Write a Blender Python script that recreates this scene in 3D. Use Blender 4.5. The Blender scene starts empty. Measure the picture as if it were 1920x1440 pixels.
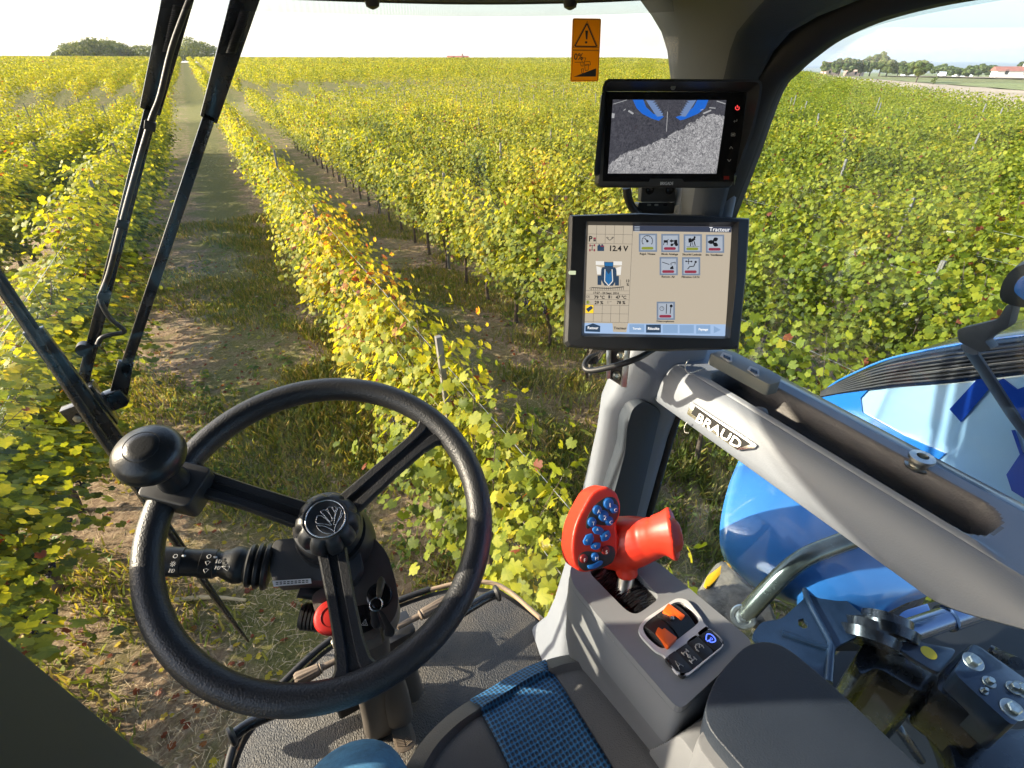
import bpy, bmesh, math, random
import numpy as np
from mathutils import Vector, Matrix
random.seed(7); rng = np.random.default_rng(7)
S = bpy.context.scene
# ------------------------------------------------------------ camera, sky, sun, exposure
EYE = 3.6
FOC = 960.0; PITCH = math.atan(602/960.0); HEAD = math.radians(28.3)
cR = np.array([math.cos(HEAD), -math.sin(HEAD), 0.0])
cF = np.array([math.sin(HEAD), math.cos(HEAD), 0.0])
cZ = np.array([0, 0, 1.0])
cFw = cF*math.cos(PITCH) - cZ*math.sin(PITCH)
cUp = cF*math.sin(PITCH) + cZ*math.cos(PITCH)
cam = bpy.data.cameras.new("camera"); camo = bpy.data.objects.new("camera", cam)
S.collection.objects.link(camo); S.camera = camo
cam.sensor_width = 36; cam.lens = 18.0; cam.clip_start = 0.02; cam.clip_end = 20000
camo.matrix_world = Matrix(((cR[0], cUp[0], -cFw[0], 0), (cR[1], cUp[1], -cFw[1], 0), (cR[2], cUp[2], -cFw[2], EYE), (0, 0, 0, 1)))
SUN_AZ = math.radians(-62); SUN_EL = math.radians(23.5)
W = bpy.data.worlds.new("World"); S.world = W; W.use_nodes = True
nt = W.node_tree; bg = nt.nodes["Background"]; bg.inputs[1].default_value = 0.15
sky = nt.nodes.new("ShaderNodeTexSky"); sky.sky_type = 'NISHITA'; sky.sun_disc = False
sky.sun_elevation = SUN_EL; sky.sun_rotation = SUN_AZ; sky.altitude = 100
sky.air_density = 1.0; sky.dust_density = 2.2; sky.ozone_density = 1.0
nt.links.new(sky.outputs[0], bg.inputs[0])
sun = bpy.data.lights.new("sun", 'SUN'); sun.energy = 4.6; sun.angle = math.radians(0.5); sun.color = (1, 0.88, 0.67)
suno = bpy.data.objects.new("sun", sun); S.collection.objects.link(suno)
sd = Vector((math.sin(SUN_AZ)*math.cos(SUN_EL), math.cos(SUN_AZ)*math.cos(SUN_EL), math.sin(SUN_EL)))
suno.rotation_euler = sd.to_track_quat('Z', 'Y').to_euler()
S.view_settings.view_transform = 'Standard'; S.view_settings.look = 'None'
S.view_settings.exposure = 1.48; S.view_settings.gamma = 1.0
S.cycles.max_bounces = 8; S.cycles.transparent_max_bounces = 16; S.cycles.use_denoising = True
S.cycles.caustics_reflective = False; S.cycles.caustics_refractive = False

# ------------------------------------------------------------ helpers
COL = S.collection
def V(*a): return Vector(a)
def ray(u, v):
    d = cR*((u-960)/FOC) + cUp*((720-v)/FOC) + cFw
    return Vector(d)
O = Vector((0, 0, EYE))
def rel(x, y, z): return Vector((x, y, z+EYE))           # z measured from eye level
def aX(u, v, x): r = ray(u, v); return O + r*(x/r.x)
def aY(u, v, y): r = ray(u, v); return O + r*(y/r.y)
def aZ(u, v, z): r = ray(u, v); return O + r*(z/r.z)     # z relative to the eye
def aD(u, v, d): return O + ray(u, v)*d                  # depth along the view axis
class Fr:
    """a plane with its own axes (o, x, y, n)"""
    def __init__(s, o, n, x=None):
        s.o = Vector(o); s.n = Vector(n).normalized()
        x = Vector(x) if x is not None else Vector(cR)
        s.x = (x - s.n*x.dot(s.n)).normalized(); s.y = s.n.cross(s.x)
    def p(s, a, b, c=0): return s.o + s.x*a + s.y*b + s.n*c
    def hit(s, u, v, c=0):
        r = ray(u, v); o = s.o + s.n*c
        return O + r*((o-O).dot(s.n)/r.dot(s.n))
    def loc(s, u, v):
        q = s.hit(u, v) - s.o; return q.dot(s.x), q.dot(s.y)
    def up(s, c): return Fr(s.o + s.n*c, s.n, s.x)
def empty(name, loc, label=None, cat=None, group=None):
    o = bpy.data.objects.new(name, None); o.location = loc; COL.objects.link(o); o.empty_display_size = .05
    tag(o, label, cat, group); return o
def tag(o, label=None, cat=None, group=None, kind=None):
    if label: o['label'] = label
    if cat: o['category'] = cat
    if group: o['group'] = group
    if kind: o['kind'] = kind
    return o
def link(name, me, mat, parent=None, smooth=True, angle=35):
    if mat is not None:
        for m in (mat if isinstance(mat, (list, tuple)) else [mat]): me.materials.append(m)
    if smooth:
        me.polygons.foreach_set('use_smooth', [True]*len(me.polygons))
        me.set_sharp_from_angle(angle=math.radians(angle))
    o = bpy.data.objects.new(name, me); COL.objects.link(o)
    if parent is not None:
        o.parent = parent
        off = Vector(parent.location); pp = parent.parent
        while pp is not None: off += Vector(pp.location); pp = pp.parent
        o.matrix_parent_inverse = Matrix.Identity(4)
        me.transform(Matrix.Translation(-off))
    return o
def finish(name, bm, mat, parent=None, smooth=True, angle=35, norm=True):
    if norm: bmesh.ops.recalc_face_normals(bm, faces=bm.faces)
    me = bpy.data.meshes.new(name); bm.to_mesh(me); bm.free()
    return link(name, me, mat, parent, smooth, angle)
def add_prism(bm, pts, ext, bev=0, seg=2, mi=0):
    """closed solid: polygon pts swept by vector ext"""
    n = len(pts); b2 = bmesh.new()
    a = [b2.verts.new(p) for p in pts]; b = [b2.verts.new(Vector(p)+ext) for p in pts]
    b2.faces.new(a); b2.faces.new(b[::-1])
    for i in range(n): b2.faces.new((a[i], b[i], b[(i+1) % n], a[(i+1) % n]))
    bmesh.ops.recalc_face_normals(b2, faces=b2.faces)
    if bev: bmesh.ops.bevel(b2, geom=[e for e in b2.edges], offset=bev, segments=seg, profile=.5, affect='EDGES', clamp_overlap=True)
    for f in b2.faces: f.material_index = mi
    me = bpy.data.meshes.new('t'); b2.to_mesh(me); b2.free(); bm.from_mesh(me); bpy.data.meshes.remove(me)
def prism(name, pts, ext, mat, parent=None, bev=0, seg=2, angle=35):
    bm = bmesh.new(); add_prism(bm, pts, ext, bev, seg); return finish(name, bm, mat, parent, angle=angle, norm=False)
def box_pts(fr, a0, a1, b0, b1, c=0): return [fr.p(a0, b0, c), fr.p(a1, b0, c), fr.p(a1, b1, c), fr.p(a0, b1, c)]
def add_box(bm, lo, hi, bev=0, seg=2):
    x0, y0, z0 = lo; x1, y1, z1 = hi
    add_prism(bm, [V(x0, y0, z0), V(x1, y0, z0), V(x1, y1, z0), V(x0, y1, z0)], V(0, 0, z1-z0), bev, seg)
def rrect(fr, ca, cb, w, h, r, c=0, n=5):
    out = []
    for sx, sy, a0 in ((1, 1, 0), (-1, 1, 90), (-1, -1, 180), (1, -1, 270)):
        for k in range(n+1):
            a = math.radians(a0+90*k/n)
            out.append(fr.p(ca+sx*(w/2-r)+r*math.cos(a), cb+sy*(h/2-r)+r*math.sin(a), c))
    return out
def rpoly(pts, r, n=4):
    """round the corners of a planar polygon"""
    out = []; m = len(pts)
    for i in range(m):
        p = Vector(pts[i]); a = Vector(pts[i-1])-p; b = Vector(pts[(i+1) % m])-p
        ra = min(r, a.length*.45); rb = min(r, b.length*.45)
        A = p+a.normalized()*ra; B = p+b.normalized()*rb
        for k in range(n+1):
            t = k/n; out.append(A*(1-t)**2 + p*2*t*(1-t) + B*t*t)
    return out
def catmull(P, n=8):
    P = [Vector(p) for p in P]; out = []
    for i in range(len(P)-1):
        a = P[i-1] if i else P[0]*2-P[1]; b = P[i]; c = P[i+1]; d = P[i+2] if i+2 < len(P) else P[-1]*2-P[-2]
        for k in range(n):
            t = k/n
            out.append(.5*((2*b)+(c-a)*t+(2*a-5*b+4*c-d)*t*t+(-a+3*b-3*c+d)*t**3))
    out.append(P[-1]); return out
def add_tube(bm, P, r, seg=12, closed=False, spline=0, sq=(1, 1), ref=None, mi=0):
    if spline:
        n0 = len(P); P = catmull(P, spline)
        if isinstance(r, (list, tuple)): r = [r[min(int(i/spline), n0-1)]*(1-(i % spline)/spline)+r[min(int(i/spline)+1, n0-1)]*((i % spline)/spline) for i in range(len(P))]
    P = [Vector(p) for p in P]; n = len(P); rings = []
    up = Vector(ref) if ref is not None else None
    for i in range(n):
        t = (P[(i+1) % n]-P[i-1]) if closed else (P[min(i+1, n-1)]-P[max(i-1, 0)])
        t.normalize()
        if up is None: up = V(0, 0, 1) if abs(t.z) < .9 else V(1, 0, 0)
        s = t.cross(up).normalized(); w = s.cross(t).normalized()
        if ref is None: up = w
        rr = r[i] if isinstance(r, (list, tuple)) else r
        rings.append([bm.verts.new(P[i]+(s*math.cos(2*math.pi*k/seg)*sq[0]+w*math.sin(2*math.pi*k/seg)*sq[1])*rr) for k in range(seg)])
    for i in range(n if closed else n-1):
        A = rings[i]; B = rings[(i+1) % n]
        for k in range(seg): bm.faces.new((A[k], A[(k+1) % seg], B[(k+1) % seg], B[k])).material_index = mi
    if not closed: bm.faces.new(rings[0][::-1]).material_index = mi; bm.faces.new(rings[-1]).material_index = mi
def tube(name, P, r, mat, parent=None, seg=12, **k):
    bm = bmesh.new(); add_tube(bm, P, r, seg, **k); return finish(name, bm, mat, parent, angle=50)
def add_lathe(bm, o, axis, prof, seg=32, ref=None, mod=None):
    """prof: (distance along axis, radius)"""
    ax = Vector(axis).normalized(); s = ax.cross(Vector(ref) if ref is not None else V(.3, .1, .95)).normalized(); w = ax.cross(s)
    rings = []
    for h, r in prof:
        if r < 1e-6: rings.append([bm.verts.new(Vector(o)+ax*h)]); continue
        rings.append([bm.verts.new(Vector(o)+ax*h+(s*math.cos(2*math.pi*k/seg)+w*math.sin(2*math.pi*k/seg))*r*(mod(k/seg, h) if mod else 1)) for k in range(seg)])
    for A, B in zip(rings, rings[1:]):
        for k in range(seg):
            k2 = (k+1) % seg
            if len(A) == 1 and len(B) == 1: break
            if len(A) == 1: bm.faces.new((A[0], B[k2], B[k]))
            elif len(B) == 1: bm.faces.new((A[k], A[k2], B[0]))
            else: bm.faces.new((A[k], A[k2], B[k2], B[k]))
    if len(rings[0]) > 1: bm.faces.new(rings[0][::-1])
    if len(rings[-1]) > 1: bm.faces.new(rings[-1])
def lathe(name, o, axis, prof, mat, parent=None, seg=32, angle=35, **k):
    bm = bmesh.new(); add_lathe(bm, o, axis, prof, seg, **k); return finish(name, bm, mat, parent, angle=angle)
def text_mesh(s, fr, a, b, size, depth=0.0004, align='LEFT', bold=0, rot=0, c=0, xs=1.0):
    cu = bpy.data.curves.new('t', 'FONT'); cu.body = s; cu.size = size; cu.extrude = depth; cu.align_x = align
    cu.offset = bold; cu.resolution_u = 2
    o = bpy.data.objects.new('t', cu); COL.objects.link(o)
    dg = bpy.context.evaluated_depsgraph_get(); me = bpy.data.meshes.new_from_object(o.evaluated_get(dg))
    bpy.data.objects.remove(o); bpy.data.curves.remove(cu)
    M = Matrix((( *fr.x, 0), (*fr.y, 0), (*fr.n, 0), (0, 0, 0, 1))).transposed()
    M.translation = fr.p(a, b, c)
    me.transform(Matrix.Diagonal((xs, 1, 1, 1))); me.transform(Matrix.Rotation(rot, 4, 'Z')); me.transform(M)
    return me
def texts(name, items, fr, mat, parent, c=0.0006, bold=0):
    """items: (string, a, b, size, align); one object per line of writing"""
    for it in items:
        me = text_mesh(it[0], fr, it[1], it[2], it[3], align=it[4] if len(it) > 4 else 'LEFT', c=c, bold=bold*min(1, it[3]/.009)**1.5, depth=.0003)
        me.name = name; link(name, me, mat, parent, smooth=False)

# ------------------------------------------------------------ materials
def mat(name, col, rough=.5, metal=0, bump=0, bscale=300, bdetail=3, spec=.5, var=0, vscale=6, col2=None, coat=0, voro=False, emis=None, estr=1):
    m = bpy.data.materials.new(name); m.use_nodes = True; t = m.node_tree; b = t.nodes['Principled BSDF']
    b.inputs['Base Color'].default_value = (*col, 1); b.inputs['Roughness'].default_value = rough
    b.inputs['Metallic'].default_value = metal; b.inputs['Specular IOR Level'].default_value = spec
    b.inputs['Coat Weight'].default_value = coat
    if emis: b.inputs['Emission Color'].default_value = (*emis, 1); b.inputs['Emission Strength'].default_value = estr
    tc = t.nodes.new('ShaderNodeTexCoord')
    if var or col2:
        n = t.nodes.new('ShaderNodeTexNoise'); n.inputs['Scale'].default_value = vscale; n.inputs['Detail'].default_value = 6
        n.inputs['Roughness'].default_value = .65
        t.links.new(tc.outputs['Object'], n.inputs['Vector'])
        r = t.nodes.new('ShaderNodeValToRGB'); r.color_ramp.elements[0].position = .35; r.color_ramp.elements[1].position = .68
        c2 = col2 or tuple(min(1, x*(1+var)) for x in col); c1 = col if col2 else tuple(x*(1-var) for x in col)
        r.color_ramp.elements[0].color = (*c1, 1); r.color_ramp.elements[1].color = (*c2, 1)
        t.links.new(n.outputs[0], r.inputs[0]); t.links.new(r.outputs[0], b.inputs['Base Color'])
        rr = t.nodes.new('ShaderNodeMapRange'); rr.inputs[3].default_value = max(0, rough-.1); rr.inputs[4].default_value = min(1, rough+.14)
        t.links.new(n.outputs[0], rr.inputs[0]); t.links.new(rr.outputs[0], b.inputs['Roughness'])
    if bump:
        if voro:
            n = t.nodes.new('ShaderNodeTexVoronoi'); n.feature = 'SMOOTH_F1'; out = n.outputs['Distance']
        else:
            n = t.nodes.new('ShaderNodeTexNoise'); n.inputs['Detail'].default_value = bdetail; out = n.outputs[0]
        n.inputs['Scale'].default_value = bscale; t.links.new(tc.outputs['Object'], n.inputs['Vector'])
        bp = t.nodes.new('ShaderNodeBump'); bp.inputs['Strength'].default_value = bump; bp.inputs['Distance'].default_value = .6/bscale
        t.links.new(out, bp.inputs['Height']); t.links.new(bp.outputs[0], b.inputs['Normal'])
    return m
def nodes(m): t = m.node_tree; return t, t.nodes['Principled BSDF'], t.nodes['Material Output']
M = {}
M['rubber'] = mat('wheel_foam', (.013, .014, .017), .46, bump=.42, bscale=470, bdetail=1, voro=True, spec=.6)
M['blk'] = mat('black_plastic', (.018, .019, .021), .42, bump=.25, bscale=900, var=.15)
M['blk_gloss'] = mat('gloss_black', (.01, .01, .012), .18, spec=.6)
M['blk_paint'] = mat('black_paint', (.012, .014, .018), .25, var=.5, vscale=15, coat=.4)
M['chars'] = mat('charcoal_plastic', (.038, .039, .042), .55, bump=.35, bscale=700, var=.12)
M['char_pad'] = mat('armrest_pad', (.018, .025, .038), .5, bump=.5, bscale=520, var=.1)
M['grey_trim'] = mat('grey_trim', (.185, .205, .24), .5, bump=.14, bscale=520, voro=True, var=.04)
M['grey_lt'] = mat('light_grey_trim', (.46, .46, .45), .48, bump=.15, bscale=500, var=.05)
M['console'] = mat('console_grey', (.21, .22, .235), .42, bump=.12, bscale=900, var=.06)
M['console2'] = mat('console_dark_band', (.165, .17, .18), .5, bump=.12, bscale=900, var=.06)
M['tray'] = mat('tray_plastic', (.13, .12, .115), .5, bump=.35, bscale=420, voro=True, var=.1)
M['lining'] = mat('roof_lining', (.125, .135, .14), .8, bump=.3, bscale=500, var=.08)
M['lining_d'] = mat('dark_lining', (.030, .040, .055), .6, bump=.3, bscale=500, var=.1)
M['seal'] = mat('rubber_seal', (.012, .012, .013), .6)
M['chrome'] = mat('bright_metal', (.75, .75, .74), .18, metal=1)
M['steel'] = mat('zinc_steel', (.5, .49, .44), .32, metal=1, var=.25, vscale=60)
M['screw'] = mat('galvanised_bolt', (.62, .6, .5), .3, metal=1, var=.3, vscale=120)
M['red'] = mat('red_plastic', (.62, .035, .015), .4, var=.05, spec=.5)
M['redbtn'] = mat('red_button', (.5, .02, .015), .4, bump=.1)
M['dred'] = mat('dark_red_button', (.25, .015, .012), .45)
M['bluebtn'] = mat('blue_button', (.006, .12, .42), .55)
M['orange'] = mat('orange_plastic', (.85, .13, .015), .4)
M['shaft'] = mat('shaft_cover', (.085, .072, .062), .5, bump=.2, bscale=500, var=.15)
M['white'] = mat('white_print', (.75, .75, .75), .5)
M['whitefr'] = mat('white_frame', (.6, .6, .61), .4)
M['bluepaint'] = mat('blue_paint', (.02, .16, .50), .12, coat=1, var=.04, vscale=3)
M['bluepaint2'] = mat('dark_blue_paint', (.008, .045, .30), .15, coat=1)
M['whitepaint'] = mat('white_paint', (.27, .44, .60), .12, coat=1)
M['sheet'] = mat('painted_steel_plate', (.016, .03, .055), .34, var=.3, vscale=14, coat=.5, bump=.08, bscale=120)
M['denim'] = mat('denim', (.045, .16, .30), .85, bump=.6, bscale=900, var=.35, vscale=40)
M['fabric'] = mat('seat_cloth', (.085, .085, .088), .9, bump=.8, bscale=700, voro=True)
M['stitch'] = mat('stitch_thread', (.4, .4, .38), .8)
M['yellow'] = mat('yellow_sticker', (.8, .55, .02), .5)
M['key'] = mat('key_metal', (.5, .45, .36), .35, metal=1)
M['pedal'] = mat('pedal_rubber', (.16, .12, .085), .7, bump=.2, bscale=300, var=.2, vscale=30)
M['bark'] = mat('vine_bark', (.10, .07, .05), .9, bump=.8, bscale=60, var=.4, vscale=25)
M['cane'] = mat('vine_cane', (.22, .09, .05), .7, var=.3, vscale=20)
M['grape'] = mat('grape_skin', (.012, .012, .045), .45, var=.4, vscale=60)
M['post'] = mat('weathered_post', (.17, .16, .14), .7, var=.3, vscale=9, bump=.3, bscale=60)
M['wire'] = mat('trellis_wire', (.5, .5, .5), .4, metal=.8)
M['straw'] = mat('dry_straw', (.50, .38, .22), .9, var=.3, vscale=3)
# seat mesh (blue open knit)
def mesh_cloth():
    m = mat('blue_mesh_cloth', (.012, .11, .26), .75)
    t, b, o = nodes(m); tc = t.nodes.new('ShaderNodeTexCoord')
    mp = t.nodes.new('ShaderNodeMapping'); mp.inputs['Scale'].default_value = (1, .8, .8)
    v = t.nodes.new('ShaderNodeTexVoronoi'); v.voronoi_dimensions = '2D'; v.inputs['Scale'].default_value = 175; v.inputs['Randomness'].default_value = .12
    t.links.new(tc.outputs['Object'], mp.inputs[0]); t.links.new(mp.outputs[0], v.inputs['Vector'])
    r = t.nodes.new('ShaderNodeValToRGB'); r.color_ramp.elements[0].position = .3; r.color_ramp.elements[0].color = (.004, .02, .05, 1)
    r.color_ramp.elements[1].position = .5; r.color_ramp.elements[1].color = (.014, .12, .29, 1)
    t.links.new(v.outputs['Distance'], r.inputs[0]); t.links.new(r.outputs[0], b.inputs['Base Color'])
    bp = t.nodes.new('ShaderNodeBump'); bp.inputs['Distance'].default_value = .002; bp.inputs['Strength'].default_value = .9
    t.links.new(v.outputs['Distance'], bp.inputs['Height']); t.links.new(bp.outputs[0], b.inputs['Normal']); return m
M['mesh'] = mesh_cloth()
def mat_floor():
    m = mat('ribbed_floor_rubber', (.085, .08, .075), .55, spec=.4)
    t, b, o = nodes(m); tc = t.nodes.new('ShaderNodeTexCoord')
    mp = t.nodes.new('ShaderNodeMapping'); mp.inputs['Scale'].default_value = (1, .55, 1); mp.inputs['Rotation'].default_value = (0, 0, .5)
    v = t.nodes.new('ShaderNodeTexNoise'); v.inputs['Scale'].default_value = 330; v.inputs['Detail'].default_value = 1.5; v.inputs['Distortion'].default_value = .5
    t.links.new(tc.outputs['Object'], mp.inputs[0]); t.links.new(mp.outputs[0], v.inputs['Vector'])
    bp = t.nodes.new('ShaderNodeBump'); bp.inputs['Distance'].default_value = .0045; bp.inputs['Strength'].default_value = 1
    t.links.new(v.outputs[0], bp.inputs['Height']); t.links.new(bp.outputs[0], b.inputs['Normal'])
    d = t.nodes.new('ShaderNodeTexNoise'); d.inputs['Scale'].default_value = 7; d.inputs['Detail'].default_value = 6
    t.links.new(tc.outputs['Object'], d.inputs['Vector'])
    r = t.nodes.new('ShaderNodeValToRGB'); r.color_ramp.elements[0].position = .4; r.color_ramp.elements[0].color = (.032, .034, .038, 1)
    r.color_ramp.elements[1].position = .72; r.color_ramp.elements[1].color = (.10, .085, .065, 1)
    t.links.new(d.outputs[0], r.inputs[0]); t.links.new(r.outputs[0], b.inputs['Base Color']); return m
M['floor'] = mat_floor()
def thin_glass(name, tint=(1, 1, 1), dust=.02):
    m = bpy.data.materials.new(name); m.use_nodes = True; t = m.node_tree; t.nodes.clear()
    out = t.nodes.new('ShaderNodeOutputMaterial'); tr = t.nodes.new('ShaderNodeBsdfTransparent'); tr.inputs[0].default_value = (*tint, 1)
    gl = t.nodes.new('ShaderNodeBsdfGlossy'); gl.inputs['Roughness'].default_value = .02
    lw = t.nodes.new('ShaderNodeLayerWeight'); pw = t.nodes.new('ShaderNodeMath'); pw.operation = 'POWER'; pw.inputs[1].default_value = 5; t.links.new(lw.outputs['Facing'], pw.inputs[0]); fr = t.nodes.new('ShaderNodeMath'); fr.operation = 'MULTIPLY_ADD'; fr.inputs[1].default_value = .7; fr.inputs[2].default_value = .03; t.links.new(pw.outputs[0], fr.inputs[0])
    mx = t.nodes.new('ShaderNodeMixShader'); t.links.new(fr.outputs[0], mx.inputs[0]); t.links.new(tr.outputs[0], mx.inputs[1]); t.links.new(gl.outputs[0], mx.inputs[2])
    df = t.nodes.new('ShaderNodeBsdfDiffuse'); df.inputs[0].default_value = (.7, .7, .68, 1)
    n = t.nodes.new('ShaderNodeTexNoise'); n.inputs['Scale'].default_value = 7; n.inputs['Detail'].default_value = 8; n.inputs['Distortion'].default_value = .8
    tc = t.nodes.new('ShaderNodeTexCoord'); t.links.new(tc.outputs['Object'], n.inputs['Vector'])
    mr = t.nodes.new('ShaderNodeMapRange'); mr.inputs[1].default_value = .5; mr.inputs[2].default_value = .8; mr.inputs[3].default_value = 0; mr.inputs[4].default_value = dust
    t.links.new(n.outputs[0], mr.inputs[0])
    m2 = t.nodes.new('ShaderNodeMixShader'); t.links.new(mr.outputs[0], m2.inputs[0]); t.links.new(mx.outputs[0], m2.inputs[1]); t.links.new(df.outputs[0], m2.inputs[2])
    t.links.new(m2.outputs[0], out.inputs[0]); return m
M['glass'] = thin_glass('windscreen_glass', (1, 1, 1), .035); M['glass2'] = thin_glass('side_window_glass', (.86, .93, 1.0), .015)
def frit():
    m = bpy.data.materials.new('frit_dots'); m.use_nodes = True; t, b, out = nodes(m)
    b.inputs['Base Color'].default_value = (.02, .02, .02, 1); b.inputs['Roughness'].default_value = .6
    tc = t.nodes.new('ShaderNodeTexCoord'); tr = t.nodes.new('ShaderNodeBsdfTransparent'); mx = t.nodes.new('ShaderNodeMixShader')
    v = t.nodes.new('ShaderNodeTexVoronoi'); v.inputs['Scale'].default_value = 1000; v.inputs['Randomness'].default_value = 0
    t.links.new(tc.outputs['Object'], v.inputs['Vector'])
    c = t.nodes.new('ShaderNodeMapRange'); c.inputs[1].default_value = .2; c.inputs[2].default_value = .8; c.inputs[3].default_value = .62; c.inputs[4].default_value = .78
    t.links.new(v.outputs['Distance'], c.inputs[0]); t.links.new(c.outputs[0], mx.inputs[0])
    t.links.new(b.outputs[0], mx.inputs[1]); t.links.new(tr.outputs[0], mx.inputs[2]); t.links.new(mx.outputs[0], out.inputs[0]); return m
M['frit'] = frit()
def leaf_mat(name, stops, trans=.52):
    m = bpy.data.materials.new(name); m.use_nodes = True; t, b, out = nodes(m)
    at = t.nodes.new('ShaderNodeAttribute'); at.attribute_name = 'tint'
    oi = t.nodes.new('ShaderNodeObjectInfo'); ad = t.nodes.new('ShaderNodeMath'); ad.operation = 'MULTIPLY_ADD'
    ad.inputs[1].default_value = .10; t.links.new(oi.outputs['Random'], ad.inputs[0]); t.links.new(at.outputs['Fac'], ad.inputs[2])
    tc = t.nodes.new('ShaderNodeTexCoord')
    geo = t.nodes.new('ShaderNodeNewGeometry'); nz = t.nodes.new('ShaderNodeTexNoise'); nz.inputs['Scale'].default_value = .12; nz.inputs['Detail'].default_value = 4
    t.links.new(geo.outputs['Position'], nz.inputs['Vector'])
    a2 = t.nodes.new('ShaderNodeMath'); a2.operation = 'MULTIPLY_ADD'; a2.inputs[1].default_value = .5; t.links.new(nz.outputs[0], a2.inputs[0]); t.links.new(ad.outputs[0], a2.inputs[2])
    sc_ = t.nodes.new('ShaderNodeSeparateColor'); t.links.new(oi.outputs['Color'], sc_.inputs[0])
    a4 = t.nodes.new('ShaderNodeMath'); a4.operation = 'SUBTRACT'; t.links.new(a2.outputs[0], a4.inputs[0]); t.links.new(sc_.outputs[0], a4.inputs[1])
    a3 = t.nodes.new('ShaderNodeMath'); a3.operation = 'ADD'; a3.inputs[1].default_value = 1-.235; t.links.new(a4.outputs[0], a3.inputs[0])
    r = t.nodes.new('ShaderNodeValToRGB'); e = r.color_ramp.elements
    e[0].position = stops[0][0]; e[0].color = (*stops[0][1], 1); e[1].position = stops[-1][0]; e[1].color = (*stops[-1][1], 1)
    for p, c in stops[1:-1]: q = e.new(p); q.color = (*c, 1)
    t.links.new(a3.outputs[0], r.inputs[0]); t.links.new(r.outputs[0], b.inputs['Base Color'])
    b.inputs['Roughness'].default_value = .55; b.inputs['Specular IOR Level'].default_value = .3
    tl = t.nodes.new('ShaderNodeBsdfTranslucent'); g = t.nodes.new('ShaderNodeMixRGB'); g.blend_type = 'MULTIPLY'; g.inputs[0].default_value = 1
    g.inputs[2].default_value = (1.7, 1.4, .45, 1); t.links.new(r.outputs[0], g.inputs[1]); t.links.new(g.outputs[0], tl.inputs[0])
    mx = t.nodes.new('ShaderNodeMixShader'); mx.inputs[0].default_value = trans
    t.links.new(b.outputs[0], mx.inputs[1]); t.links.new(tl.outputs[0], mx.inputs[2]); t.links.new(mx.outputs[0], out.inputs[0]); return m
VST = [(0, (.035, .055, .012)), (.22, (.09, .13, .014)), (.44, (.20, .245, .02)), (.68, (.36, .36, .028)), (.88, (.52, .42, .04)), (.95, (.36, .16, .035)), (1, (.20, .055, .025))]
M['leaf'] = leaf_mat('vine_leaf', VST)
M['tree'] = leaf_mat('tree_leaf', [(0, (.035, .06, .018)), (.5, (.10, .14, .035)), (1, (.20, .23, .06))], .35)
M['grass'] = leaf_mat('grass_blade', [(0, (.09, .13, .025)), (.5, (.20, .24, .045)), (.8, (.36, .31, .09)), (1, (.48, .36, .17))], .35)
M['weed'] = leaf_mat('weed_leaf', [(0, (.06, .12, .02)), (.7, (.16, .24, .03)), (1, (.36, .34, .05))], .35)
def emit(name, col, s=1.0, rough=.3):
    m = mat(name, (.02, .02, .02), rough, emis=col, estr=s*.62); return m

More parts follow.
